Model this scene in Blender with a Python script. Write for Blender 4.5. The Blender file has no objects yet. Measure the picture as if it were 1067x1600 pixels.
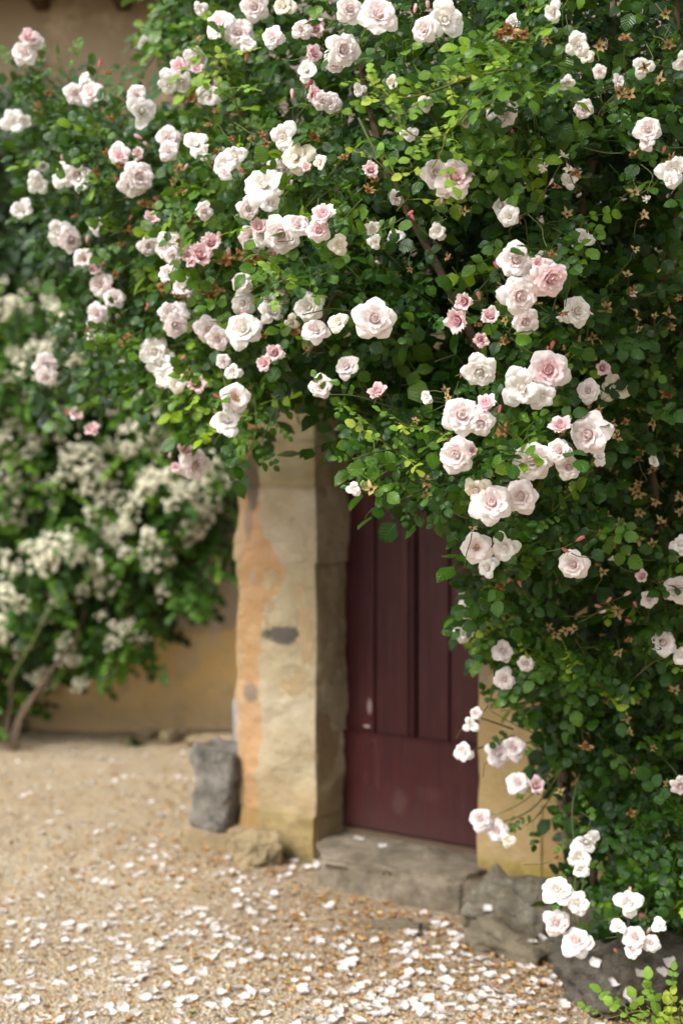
import bpy, bmesh, math, random
import numpy as np
from mathutils import Vector, Matrix, noise, Quaternion

random.seed(7)
rng = np.random.default_rng(7)
R = math.radians
scene = bpy.context.scene
col = scene.collection

# ------------------------------------------------------------------ camera, light, exposure
CAM_H = 1.6
PITCH = -math.atan(50 / 2222.0)
FPX = 2222.2
cam_d = bpy.data.cameras.new('camera')
cam_d.sensor_fit = 'VERTICAL'
cam_d.sensor_height = 36
cam_d.sensor_width = 24
cam_d.lens = 50
cam_d.clip_start = 0.05
cam_d.clip_end = 500
cam_d.dof.use_dof = True
cam_d.dof.focus_distance = 3.35
cam_d.dof.aperture_fstop = 1.9
cam = bpy.data.objects.new('camera', cam_d)
cam.location = (0, 0, CAM_H)
cam.rotation_euler = (R(90) + PITCH, 0, 0)
col.objects.link(cam)
scene.camera = cam

SUN_TO = Vector((-0.66, -0.56, 0.95)).normalized()
w = bpy.data.worlds.new('World')
scene.world = w
w.use_nodes = True
nt = w.node_tree
nt.nodes.clear()
sky = nt.nodes.new('ShaderNodeTexSky')
sky.sky_type = 'NISHITA'
sky.sun_disc = False
sky.sun_elevation = math.asin(SUN_TO.z)
sky.sun_rotation = math.atan2(SUN_TO.x, SUN_TO.y)
sky.dust_density = 4.0
sky.ozone_density = 1.0
hs = nt.nodes.new('ShaderNodeHueSaturation')
hs.inputs['Saturation'].default_value = 0.12
bg = nt.nodes.new('ShaderNodeBackground')
bg.inputs['Strength'].default_value = 0.12
wo = nt.nodes.new('ShaderNodeOutputWorld')
nt.links.new(sky.outputs[0], hs.inputs['Color'])
nt.links.new(hs.outputs[0], bg.inputs[0])
nt.links.new(bg.outputs[0], wo.inputs[0])

sun_d = bpy.data.lights.new('sun', 'SUN')
sun_d.energy = 1.5
sun_d.angle = R(14)
sun_d.color = (1.0, 0.97, 0.93)
sun = bpy.data.objects.new('sun', sun_d)
sun.rotation_euler = SUN_TO.to_track_quat('Z', 'Y').to_euler()
sun.location = (-3, -3, 8)
col.objects.link(sun)

scene.view_settings.view_transform = 'Standard'
scene.view_settings.look = 'None'
scene.view_settings.exposure = 1.33
scene.view_settings.gamma = 1
scene.view_settings.use_curve_mapping = False
scene.cycles.use_denoising = True
scene.cycles.max_bounces = 7
scene.cycles.diffuse_bounces = 4
scene.cycles.glossy_bounces = 2
scene.cycles.transmission_bounces = 4


def at(px, py, Y):
    """world point seen at photo pixel (px,py) at forward distance Y"""
    x = (px - 533.5) / FPX
    z = -(py - 800.0) / FPX
    cp, sp = math.cos(PITCH), math.sin(PITCH)
    dy, dz = cp - z * sp, sp + z * cp
    k = Y / dy
    return Vector((x * k, Y, CAM_H + dz * k))


# ------------------------------------------------------------------ helpers
def tag(o, label=None, cat=None, group=None, kind=None):
    if label: o['label'] = label
    if cat: o['category'] = cat
    if group: o['group'] = group
    if kind: o['kind'] = kind
    return o


def empty(name, loc, rz=0, **k):
    o = bpy.data.objects.new(name, None)
    o.location = loc
    o.rotation_euler = (0, 0, rz)
    o.empty_display_size = 0.1
    col.objects.link(o)
    return tag(o, **k)


def link(name, me, mat=None, parent=None, world=True):
    o = bpy.data.objects.new(name, me)
    col.objects.link(o)
    if mat and not me.materials:
        me.materials.append(mat)
    if parent:
        o.parent = parent
        if world:
            o.matrix_parent_inverse = Matrix.Translation(-parent.location)
    return o


def np_mesh(name, V, F, uv=None, tint=None, smooth=True):
    """V (n,3); F (m,k) all faces same size; uv per vertex; tint per vertex"""
    V = np.asarray(V, dtype=np.float32)
    F = np.asarray(F, dtype=np.int32)
    me = bpy.data.meshes.new(name)
    k = F.shape[1]
    me.vertices.add(len(V))
    me.vertices.foreach_set('co', V.ravel())
    me.loops.add(F.size)
    me.loops.foreach_set('vertex_index', F.ravel())
    me.polygons.add(len(F))
    me.polygons.foreach_set('loop_start', np.arange(0, F.size, k, dtype=np.int32))
    me.polygons.foreach_set('loop_total', np.full(len(F), k, dtype=np.int32))
    if smooth:
        me.polygons.foreach_set('use_smooth', np.ones(len(F), dtype=bool))
    me.update(calc_edges=True)
    if uv is not None:
        l = me.uv_layers.new(name='UVMap')
        l.data.foreach_set('uv', np.asarray(uv, dtype=np.float32)[F.ravel()].ravel())
    if tint is not None:
        a = me.attributes.new('tint', 'FLOAT', 'POINT')
        a.data.foreach_set('value', np.asarray(tint, dtype=np.float32))
    return me


class Acc:
    """collects vertex/face blocks (triangles) to be joined into one mesh"""
    def __init__(s): s.V, s.F, s.U, s.T, s.n = [], [], [], [], 0
    def add(s, V, F, U=None, T=None):
        V = np.asarray(V, float)
        s.V.append(V); s.F.append(np.asarray(F, int) + s.n)
        s.U.append(np.zeros((len(V), 2)) if U is None else U)
        s.T.append(np.zeros(len(V)) if T is None else np.broadcast_to(T, (len(V),)))
        s.n += len(V)
    def mesh(s, name, smooth=True):
        return np_mesh(name, np.concatenate(s.V), np.concatenate(s.F), np.concatenate(s.U), np.concatenate(s.T), smooth)


def tris(F):
    out = []
    for f in F:
        if len(f) == 3: out.append(tuple(f))
        else:
            out.append((f[0], f[1], f[2])); out.append((f[0], f[2], f[3]))
    return np.array(out)


def tube(pts, rad, sides=6):
    pts = [Vector(p) for p in pts]
    n = len(pts)
    if not hasattr(rad, '__len__'): rad = [rad] * n
    V, F, U = [], [], []
    ref = Vector((0.13, 0.31, 0.94))
    for i, p in enumerate(pts):
        t = (pts[min(i + 1, n - 1)] - pts[max(i - 1, 0)]).normalized()
        a = t.cross(ref)
        if a.length < 0.05: a = t.cross(Vector((1, 0, 0)))
        a.normalize(); b = t.cross(a)
        for k in range(sides):
            th = 2 * math.pi * k / sides
            V.append(p + (a * math.cos(th) + b * math.sin(th)) * rad[i])
            U.append((k / sides, i / max(1, n - 1)))
    for i in range(n - 1):
        for k in range(sides):
            q = (k + 1) % sides
            F.append((i * sides + k, i * sides + q, (i + 1) * sides + q, (i + 1) * sides + k))
    V.append(pts[-1]); U.append((0, 1))
    for k in range(sides): F.append(((n - 1) * sides + k, (n - 1) * sides + (k + 1) % sides, len(V) - 1))
    return np.array([tuple(v) for v in V]), tris(F), np.array(U)


def spline(cp, n=12, jit=0.0):
    """Catmull-Rom through control points"""
    cp = [Vector(c) for c in cp]
    P = [cp[0] * 2 - cp[1]] + cp + [cp[-1] * 2 - cp[-2]]
    out = []
    for i in range(1, len(P) - 2):
        for k in range(n):
            t = k / n
            a, b, c, d = P[i - 1], P[i], P[i + 1], P[i + 2]
            out.append(0.5 * ((2 * b) + (c - a) * t + (2 * a - 5 * b + 4 * c - d) * t * t + (3 * b - a - 3 * c + d) * t ** 3))
    out.append(cp[-1])
    if jit:
        out = [p + Vector(noise.noise_vector(p * 4)) * jit for p in out]
    return out


# ------------------------------------------------------------------ materials
def mat_new(name):
    m = bpy.data.materials.new(name)
    m.use_nodes = True
    nt = m.node_tree
    nt.nodes.clear()
    return m, nt


class N:
    def __init__(s, nt): s.nt = nt
    def __call__(s, typ, **k):
        n = s.nt.nodes.new('ShaderNode' + typ)
        for a, v in k.items():
            if a.startswith('i_'):
                n.inputs[a[2:].replace('_', ' ')].default_value = v
            else: setattr(n, a, v)
        return n
    def l(s, a, b): s.nt.links.new(a, b)
    def noise(s, vec, scale, detail=4, rough=0.55, dist=0.0):
        n = s('TexNoise'); n.inputs['Scale'].default_value = scale
        n.inputs['Detail'].default_value = detail; n.inputs['Roughness'].default_value = rough
        n.inputs['Distortion'].default_value = dist
        if vec is not None: s.l(vec, n.inputs['Vector'])
        return n.outputs['Fac']
    def math(s, op, a, b=None, c=None, clamp=False):
        n = s('Math'); n.operation = op; n.use_clamp = clamp
        for i, v in enumerate((a, b, c)):
            if v is None: continue
            if isinstance(v, (int, float)): n.inputs[i].default_value = v
            else: s.l(v, n.inputs[i])
        return n.outputs[0]
    def mix(s, f, a, b, blend='MIX'):
        n = s('Mix'); n.data_type = 'RGBA'; n.blend_type = blend
        for idx, v in ((0, f), (6, a), (7, b)):
            if isinstance(v, (int, float)): n.inputs[idx].default_value = v
            elif isinstance(v, (tuple, list)): n.inputs[idx].default_value = (*v[:3], 1)
            else: s.l(v, n.inputs[idx])
        return n.outputs[2]
    def smooth(s, v, lo, hi, a=0.0, b=1.0):
        n = s('MapRange'); n.interpolation_type = 'SMOOTHSTEP'
        s.l(v, n.inputs[0])
        n.inputs[1].default_value = lo; n.inputs[2].default_value = hi
        n.inputs[3].default_value = a; n.inputs[4].default_value = b
        return n.outputs[0]
    def ramp(s, v, stops):
        n = s('ValToRGB'); r = n.color_ramp
        while len(r.elements) < len(stops): r.elements.new(0.5)
        for e, (p, c) in zip(r.elements, stops):
            e.position = p; e.color = (*c, 1)
        s.l(v, n.inputs[0]); return n.outputs[0]
    def bump(s, h, strength, dist):
        n = s('Bump'); n.inputs['Strength'].default_value = strength; n.inputs['Distance'].default_value = dist
        s.l(h, n.inputs['Height']); return n.outputs[0]
    def pos(s): return s('NewGeometry').outputs['Position']
    def obj(s): return s('TexCoord').outputs['Object']
    def out(s, sh): o = s('OutputMaterial'); s.l(sh, o.inputs[0])
    def pbsdf(s, colr, rough=0.8, normal=None, spec=0.3, coat=0.0):
        b = s('BsdfPrincipled')
        if isinstance(colr, (tuple, list)): b.inputs['Base Color'].default_value = (*colr[:3], 1)
        else: s.l(colr, b.inputs['Base Color'])
        if isinstance(rough, (int, float)): b.inputs['Roughness'].default_value = rough
        else: s.l(rough, b.inputs['Roughness'])
        b.inputs['Specular IOR Level'].default_value = spec
        if normal is not None: s.l(normal, b.inputs['Normal'])
        return b.outputs[0]
    def blob(s, pos, c, r, soft=0.35, nz=14, amp=0.55):
        """irregular stain centred at world point c with radii r"""
        sub = s('VectorMath', operation='SUBTRACT'); s.l(pos, sub.inputs[0]); sub.inputs[1].default_value = tuple(c)
        dv = s('VectorMath', operation='DIVIDE'); s.l(sub.outputs[0], dv.inputs[0]); dv.inputs[1].default_value = tuple(r)
        ln = s('VectorMath', operation='LENGTH'); s.l(dv.outputs[0], ln.inputs[0])
        nn = s.noise(pos, nz, 4, 0.65)
        v = s.math('ADD', ln.outputs['Value'], s.math('MULTIPLY', s.math('SUBTRACT', nn, 0.5), amp * 2))
        return s.smooth(v, 1.0 - soft, 1.0 + soft, 1.0, 0.0)


def leaf_mat(name, stops, trans=0.22, rough=0.38, coltr=(0.16, 0.30, 0.03)):
    m, nt = mat_new(name); n = N(nt)
    a = n('Attribute', attribute_name='tint')
    uv = n('UVMap')
    sep = n('SeparateXYZ'); n.l(uv.outputs[0], sep.inputs[0])
    base = n.ramp(a.outputs['Fac'], stops)
    # midrib + side veins
    d = n.math('ABSOLUTE', n.math('SUBTRACT', sep.outputs[1], 0.5))
    rib = n.smooth(d, 0.0, 0.045, 1.0, 0.0)
    vv = n.math('SINE', n.math('MULTIPLY', n.math('SUBTRACT', sep.outputs[0], n.math('MULTIPLY', d, 0.55)), 46.0))
    vein = n.smooth(vv, 0.80, 1.0, 0.0, 1.0)
    vein = n.math('MAXIMUM', rib, n.math('MULTIPLY', vein, 0.30))
    light = n.mix(1.0, base, (1.7, 1.5, 1.5), 'MULTIPLY')
    c = n.mix(n.math('MULTIPLY', vein, 0.6), base, light)
    sp = n.noise(n.pos(), 60, 2)
    c = n.mix(n.smooth(sp, 0.35, 0.75, 0, 0.35), c, n.mix(1.0, c, (0.6, 0.65, 0.5), 'MULTIPLY'))
    nb = n.bump(n.math('ADD', vv, n.math('MULTIPLY', rib, -2.0)), 0.35, 0.0012)
    b = n.pbsdf(c, rough, nb, 0.27)
    tr = n('BsdfTranslucent'); n.l(n.mix(0.5, c, coltr), tr.inputs[0])
    mx = n('MixShader'); mx.inputs[0].default_value = trans
    n.l(b, mx.inputs[1]); n.l(tr.outputs[0], mx.inputs[2])
    n.out(mx.outputs[0]); return m


M = {}
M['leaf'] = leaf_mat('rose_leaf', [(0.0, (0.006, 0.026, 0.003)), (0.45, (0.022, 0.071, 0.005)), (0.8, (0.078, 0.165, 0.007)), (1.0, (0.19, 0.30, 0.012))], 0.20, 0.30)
M['lime'] = leaf_mat('young_leaf', [(0.0, (0.10, 0.22, 0.025)), (0.6, (0.21, 0.36, 0.04)), (1.0, (0.34, 0.42, 0.05))], 0.4, 0.42, (0.35, 0.5, 0.03))
M['rleaf'] = leaf_mat('rambler_leaf', [(0.0, (0.008, 0.028, 0.004)), (0.6, (0.030, 0.095, 0.008)), (1.0, (0.13, 0.27, 0.018))], 0.25, 0.45, (0.2, 0.36, 0.03))


def petal_mat(name, tip, base, heart_t=0.35):
    m, nt = mat_new(name); n = N(nt)
    uv = n('UVMap'); sep = n('SeparateXYZ'); n.l(uv.outputs[0], sep.inputs[0])
    a = n('Attribute', attribute_name='tint')
    g = n.smooth(sep.outputs[0], 0.0, 0.85)
    c = n.mix(g, base, tip)
    c = n.mix(n.math('MULTIPLY', a.outputs['Fac'], 0.85), c, base)
    nz = n.noise(n.pos(), 90, 3)
    c = n.mix(n.smooth(nz, 0.45, 0.8, 0, 0.12), c, (0.86, 0.74, 0.62))
    st = n.math('SINE', n.math('ADD', n.math('MULTIPLY', sep.outputs[1], 70.0), n.math('MULTIPLY', nz, 5.0)))
    nb = n.bump(n.math('ADD', n.math('MULTIPLY', st, 0.4), nz), 0.25, 0.0010)
    b = n.pbsdf(c, 0.6, nb, 0.25)
    tr = n('BsdfTranslucent'); n.l(c, tr.inputs[0])
    mx = n('MixShader'); mx.inputs[0].default_value = 0.42
    n.l(b, mx.inputs[1]); n.l(tr.outputs[0], mx.inputs[2])
    n.out(mx.outputs[0]); return m


M['pet_white'] = petal_mat('petal_white', (0.88, 0.865, 0.845), (0.87, 0.81, 0.72))
M['pet_pale'] = petal_mat('petal_pale', (0.88, 0.83, 0.82), (0.87, 0.71, 0.69))
M['pet_pink'] = petal_mat('petal_pink', (0.88, 0.74, 0.75), (0.86, 0.53, 0.56))
M['pet_old'] = petal_mat('petal_ageing', (0.84, 0.78, 0.67), (0.85, 0.79, 0.69))
M['pet_bud'] = petal_mat('petal_bud', (0.75, 0.25, 0.29), (0.72, 0.30, 0.25))
M['pet_cream'] = petal_mat('petal_cream', (0.87, 0.865, 0.77), (0.84, 0.78, 0.52))
M['pet_ground'] = petal_mat('petal_fallen', (0.82, 0.79, 0.78), (0.80, 0.74, 0.68))
M['pet_brown'] = petal_mat('petal_withered', (0.55, 0.32, 0.12), (0.28, 0.13, 0.05))


def plain(name, c1, c2, scale=30, rough=0.7, bump=0.3, bd=0.002, spec=0.25):
    m, nt = mat_new(name); n = N(nt)
    nz = n.noise(n.obj(), scale, 4)
    c = n.mix(nz, c1, c2)
    n.out(n.pbsdf(c, rough, n.bump(nz, bump, bd), spec)); return m


M['stamen'] = plain('stamen', (0.62, 0.36, 0.04), (0.50, 0.20, 0.03), 200)
M['sepal'] = plain('dry_sepal', (0.40, 0.32, 0.14), (0.26, 0.16, 0.06), 60)
M['hip'] = plain('hip', (0.10, 0.035, 0.02), (0.05, 0.02, 0.015), 80)
M['green_stem'] = plain('green_stem', (0.055, 0.095, 0.018), (0.075, 0.065, 0.02), 20)
M['red_stem'] = plain('red_stem', (0.14, 0.07, 0.03), (0.10, 0.12, 0.03), 20)
M['bark'] = plain('bark', (0.07, 0.045, 0.028), (0.15, 0.11, 0.075), 25, 0.9, 0.8, 0.01)
M['calyx'] = plain('calyx', (0.10, 0.16, 0.04), (0.13, 0.09, 0.03), 60)
M['dead_leaf'] = plain('dead_leaf', (0.26, 0.13, 0.04), (0.40, 0.25, 0.09), 40)


def stone_mat(name, c1, c2, c3, lichen=0.4, lich_col=(0.09, 0.085, 0.075), ochre=0.15, scale=9, dirt_z=None, stains=(), bump=0.6):
    m, nt = mat_new(name); n = N(nt)
    P = n.pos()
    a = n.noise(P, scale, 6, 0.62)
    b = n.noise(P, scale * 3.7, 6, 0.7)
    f = n.noise(P, 160, 3, 0.7)
    c = n.mix(n.smooth(a, 0.32, 0.68), c1, c2)
    c = n.mix(n.smooth(b, 0.5, 0.75, 0, 0.7), c, c3)
    if ochre:
        o = n.noise(P, scale * 2.1, 5, 0.75, 0.6)
        c = n.mix(n.smooth(o, 0.70 - ochre * 0.3, 0.78, 0, 0.8), c, (0.36, 0.20, 0.04))
    lm = n.noise(P, scale * 1.3, 7, 0.8)
    c = n.mix(n.smooth(lm, 0.68 - lichen * 0.25, 0.76 - lichen * 0.2, 0, 0.75), c, lich_col)
    for (cen, rad, colr, amt) in stains:
        mk = n.blob(P, cen, rad)
        c = n.mix(n.math('MULTIPLY', mk, amt), c, colr)
    if dirt_z is not None:
        sep = n('SeparateXYZ'); n.l(P, sep.inputs[0])
        z = n.math('ADD', sep.outputs[2], n.math('MULTIPLY', n.math('SUBTRACT', a, 0.5), 0.5))
        c = n.mix(n.smooth(z, dirt_z * 0.2, dirt_z, 0.75, 0.0), c, (0.13, 0.11, 0.065))
    c = n.mix(n.smooth(f, 0.3, 0.75, 0.35, 0.0), c, n.mix(1.0, c, (0.55, 0.5, 0.45), 'MULTIPLY'))
    h = n.math('ADD', n.math('MULTIPLY', b, 0.6), n.math('MULTIPLY', f, 0.35))
    h = n.math('ADD', h, a)
    n.out(n.pbsdf(c, 0.9, n.bump(h, bump, 0.035), 0.15)); return m


# ------------------------------------------------------------------ geometry of the place
ANG = math.atan2(-0.579, 0.816)
P0 = Vector((0.28, 5.70, 0.0))
DX = Vector((math.cos(ANG), math.sin(ANG), 0))
DN = Vector((-DX.y, DX.x, 0)) * -1       # toward the camera


def wl(x, y, z=0):      # house local -> world (y negative = towards camera)
    return P0 + DX * x - DN * y + Vector((0, 0, z))


def block(cx, cy, cz, dx, dy, dz, cuts=7, rough=0.008, rnd=0.015, seed=0, freq=5.0):
    """a hewn stone: subdivided box, rounded arrises, uneven faces"""
    bm = bmesh.new()
    bmesh.ops.create_cube(bm, size=1)
    bmesh.ops.subdivide_edges(bm, edges=bm.edges[:], cuts=cuts, use_grid_fill=True)
    hx, hy, hz = dx / 2, dy / 2, dz / 2
    off = Vector((0.7, 1.9, 4.3)) if seed < 60 else Vector((seed * 3.1, seed * 1.7, seed * 0.9))
    for v in bm.verts:
        p = Vector((v.co.x * dx, v.co.y * dy, v.co.z * dz))
        q = Vector((max(-hx + rnd, min(hx - rnd, p.x)), max(-hy + rnd, min(hy - rnd, p.y)), max(-hz + rnd, min(hz - rnd, p.z))))
        d = p - q
        if d.length > 1e-6: p = q + d.normalized() * min(d.length, rnd)
        nn = Vector((v.co.x, v.co.y, 0.0 if seed < 60 else v.co.z)).normalized() if (abs(v.co.x) + abs(v.co.y)) > 1e-4 else Vector((0, 0, 1))
        s = Vector((cx, cy, cz)) + p
        h = noise.fractal(s * freq + off, 0.8, 2.1, 4) * rough
        dv_ = Vector(noise.noise_vector(s * 3 + off)) * rough * 0.8
        if seed < 60: dv_.z = 0
        p += nn * h + dv_
        v.co = p + Vector((cx, cy, cz))
    for f in bm.faces: f.smooth = True
    me = bpy.data.meshes.new('block'); bm.to_mesh(me); bm.free()
    if seed < 60: me.set_sharp_from_angle(angle=R(38))
    return me


def rock(dx, dy, dz, seed, cuts=9, rough=0.16, planes=7, freq=2.2):
    """boulder centred at 0, bottom at z=0"""
    rr = random.Random(seed)
    bm = bmesh.new()
    bmesh.ops.create_icosphere(bm, subdivisions=5, radius=1)
    pl = []
    for _ in range(planes):
        nn = Vector((rr.gauss(0, 1), rr.gauss(0, 1), rr.gauss(0, .8))).normalized()
        pl.append((nn, rr.uniform(0.58, 0.8)))
    off = Vector((seed * 7.3, 0, seed))
    for v in bm.verts:
        p = v.co.copy()
        m = max(abs(p.x), abs(p.y), abs(p.z))
        p = p.lerp(p / m * 0.85, 0.6)
        for nn, d in pl:
            k = p.dot(nn)
            if k > d: p -= nn * (k - d) * 0.92
        p += v.co * noise.fractal(v.co * freq + off, 0.7, 2.2, 6) * rough
        p += v.co * noise.fractal(v.co * 9 + off, 0.5, 2.2, 5) * 0.05
        v.co = Vector((p.x * dx * 0.6, p.y * dy * 0.6, p.z * dz * 0.6 + dz * 0.45))
    for f in bm.faces: f.smooth = True
    me = bpy.data.meshes.new('rock'); bm.to_mesh(me); bm.free()
    return me


# ---- ground
def ground_mat():
    m, nt = mat_new('gravel_ground'); n = N(nt)
    P = n.pos()
    big = n.noise(P, 0.8, 4, 0.6)
    mid = n.noise(P, 7, 5, 0.7)
    v = n('TexVoronoi'); v.inputs['Scale'].default_value = 110; n.l(P, v.inputs['Vector'])
    c = n.mix(n.smooth(big, 0.35, 0.65), (0.345, 0.28, 0.18), (0.29, 0.205, 0.105))
    dt = n('VectorMath', operation='DOT_PRODUCT'); n.l(P, dt.inputs[0]); dt.inputs[1].default_value = tuple(DN)
    dd = n.math('SUBTRACT', dt.outputs['Value'], P0.dot(DN))
    sx = n('SeparateXYZ'); n.l(P, sx.inputs[0])
    ex = n.math('ADD', dd, n.math('MULTIPLY', n.math('SUBTRACT', n.noise(P, 2.2, 5, 0.65), 0.5), 1.3))
    earth = n.math('MULTIPLY', n.smooth(ex, 0.75, 1.55, 0.85, 0.0), n.smooth(sx.outputs[0], -0.9, -0.1))
    c = n.mix(earth, c, n.mix(n.smooth(mid, 0.3, 0.7), (0.20, 0.135, 0.075), (0.13, 0.085, 0.045)))
    c = n.mix(n.smooth(mid, 0.46, 0.68, 0, 0.7), c, (0.17, 0.11, 0.055))
    vc = n('SeparateColor'); n.l(v.outputs['Color'], vc.inputs[0])
    c = n.mix(n.smooth(vc.outputs[0], 0.0, 1.0, 0.0, 0.45), c, (0.48, 0.41, 0.32))
    c = n.mix(n.smooth(vc.outputs[1], 0.75, 1.0, 0.0, 0.75), c, (0.20, 0.15, 0.10))
    h = n.math('SUBTRACT', n.math('MULTIPLY', mid, 0.4), v.outputs['Distance'])
    n.out(n.pbsdf(c, 0.95, n.bump(h, 0.9, 0.008), 0.1)); return m


M['ground'] = ground_mat()
gx = np.linspace(-1, 1, 160); gx = np.sign(gx) * (np.abs(gx) ** 2.6) * 70
gy = np.linspace(-1, 1, 180); gy = np.sign(gy) * (np.abs(gy) ** 2.6) * 70 + 5.5


def gz(x, y):
    z = 0.018 * math.sin(x * 1.9 + 1) * math.cos(y * 1.4) + 0.010 * noise.noise(Vector((x * 2.3, y * 2.3, 0)))
    dx_, dy_ = x - P0.x, y - P0.y
    lx = dx_ * DX.x + dy_ * DX.y
    ly = -(dx_ * DN.x + dy_ * DN.y)
    z += 0.06 * math.exp(-((lx + 0.55) / 0.5) ** 2 - ((ly + 0.35) / 0.35) ** 2)
    return z if abs(x) < 8 and abs(y - 5) < 9 else 0.0


V = [(x, y, gz(x, y)) for y in gy for x in gx]
nx = len(gx)
F = [(j * nx + i, j * nx + i + 1, (j + 1) * nx + i + 1, (j + 1) * nx + i) for j in range(len(gy) - 1) for i in range(nx - 1)]
tag(link('ground', np_mesh('ground', V, F), M['ground']), kind='structure')


# ---- far wing with the white rambler
def wing_wall_mat():
    m, nt = mat_new('old_plaster'); n = N(nt)
    P = n.pos()
    sep = n('SeparateXYZ'); n.l(P, sep.inputs[0])
    a = n.noise(P, 1.6, 6, 0.65); b = n.noise(P, 9, 6, 0.7)
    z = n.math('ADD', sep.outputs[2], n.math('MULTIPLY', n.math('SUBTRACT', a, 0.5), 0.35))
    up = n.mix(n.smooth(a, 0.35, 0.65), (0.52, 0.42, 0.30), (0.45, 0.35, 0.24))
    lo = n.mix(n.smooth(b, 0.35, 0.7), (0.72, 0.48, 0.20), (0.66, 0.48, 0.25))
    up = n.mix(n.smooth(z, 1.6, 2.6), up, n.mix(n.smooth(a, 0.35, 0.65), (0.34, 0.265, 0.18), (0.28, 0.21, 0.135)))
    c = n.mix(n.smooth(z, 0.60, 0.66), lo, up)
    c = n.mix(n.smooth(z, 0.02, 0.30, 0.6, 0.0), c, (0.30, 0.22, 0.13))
    edge = n.math('MULTIPLY', n.smooth(z, 0.60, 0.66), n.smooth(z, 0.66, 0.74, 1.0, 0.0))
    c = n.mix(n.math('MULTIPLY', edge, 0.6), c, (0.45, 0.36, 0.25))
    c = n.mix(n.smooth(b, 0.50, 0.72, 0, 0.55), c, (0.30, 0.20, 0.11))
    c = n.mix(n.smooth(n.noise(P, 3.2, 6, 0.7), 0.5, 0.62, 0, 0.5), c, (0.62, 0.50, 0.34))
    h = n.math('ADD', n.math('MULTIPLY', a, 1.5), b)
    n.out(n.pbsdf(c, 0.92, n.bump(h, 0.6, 0.03), 0.1)); return m


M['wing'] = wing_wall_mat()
WY = 9.15
wing = empty('farmhouse_wing', (-1.5, WY, 0), label='plastered back wing with dark timber eave behind the white rambler', cat='building')
V, F = [], []
xs = np.linspace(-7, 5, 121); zs = np.linspace(-0.1, 4.75, 50)
for z in zs:
    for x in xs:
        V.append((x, WY + 0.035 * noise.fractal(Vector((x * 1.3, 0, z * 1.3)), 0.8, 2, 4) - (0.02 if z < 0.6 else 0), z))
k = len(xs)
F = [(j * k + i, j * k + i + 1, (j + 1) * k + i + 1, (j + 1) * k + i) for j in range(len(zs) - 1) for i in range(k - 1)]
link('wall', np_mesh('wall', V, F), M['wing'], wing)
M['timber'] = plain('old_timber', (0.06, 0.038, 0.022), (0.11, 0.07, 0.045), 8, 0.85, 0.6, 0.01)
M['tile'] = plain('clay_tile', (0.36, 0.17, 0.09), (0.25, 0.15, 0.09), 6, 0.9, 0.6, 0.01)


def box(cx, cy, cz, dx, dy, dz, bev=0.004):
    bm = bmesh.new(); bmesh.ops.create_cube(bm, size=1)
    for v in bm.verts: v.co = Vector((v.co.x * dx + cx, v.co.y * dy + cy, v.co.z * dz + cz))
    if bev: bmesh.ops.bevel(bm, geom=bm.edges[:], offset=bev, segments=2, affect='EDGES')
    me = bpy.data.meshes.new('box'); bm.to_mesh(me); bm.free(); return me


link('eave_board', box(-1, WY - 0.22, 4.74, 12, 0.62, 0.05), M['timber'], wing)
link('roof', box(-1, WY - 0.2, 4.84, 12, 0.72, 0.10, 0.02), M['tile'], wing)
for i in range(22):
    x0 = at(45, 10, WY - 0.4).x + (i - 7) * 0.52
    link('rafter', box(x0, WY - 0.24, 4.655, 0.10, 0.52, 0.12, 0.012), M['timber'], wing)

# ---- the house with the maroon door
house = empty('farmhouse', P0, ANG, label='old stone farmhouse front with maroon plank door under the climbing rose', cat='building')
ochre_st = [(wl(0.62, -0.2, 0.16), (0.28, 0.3, 0.035), (0.30, 0.24, 0.02), 0.5)]
M['render'] = stone_mat('lime_render', (0.44, 0.30, 0.135), (0.37, 0.235, 0.095), (0.48, 0.37, 0.21), 0.15, (0.20, 0.16, 0.09), 0.05, 4, 0.22, ochre_st, 0.5)
LX0, LX1 = -0.735, -0.325       # left jamb
RX0 = 0.430
gp = lambda px, py, Y=5.75: at(px, py, Y)
stains = [
    (gp(392, 752, 5.83), (0.034, 0.2, 0.13), (0.12, 0.105, 0.08), 0.9),
    (gp(386, 812, 5.83), (0.020, 0.2, 0.10), (0.22, 0.19, 0.15), 0.6),
    (gp(440, 994, 5.78), (0.095, 0.2, 0.038), (0.09, 0.085, 0.075), 0.9),
    (gp(388, 1088, 5.8), (0.040, 0.2, 0.05), (0.17, 0.155, 0.13), 0.75),
    (gp(421, 898, 5.8), (0.018, 0.2, 0.02), (0.17, 0.13, 0.08), 0.9),
    (gp(392, 905, 5.8), (0.014, 0.2, 0.035), (0.42, 0.36, 0.28), 0.8),
    (gp(478, 1285, 5.75), (0.04, 0.2, 0.02), (0.15, 0.11, 0.07), 0.7),
    (gp(450, 740, 5.8), (0.10, 0.2, 0.03), (0.30, 0.26, 0.18), 0.4),
]


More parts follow.
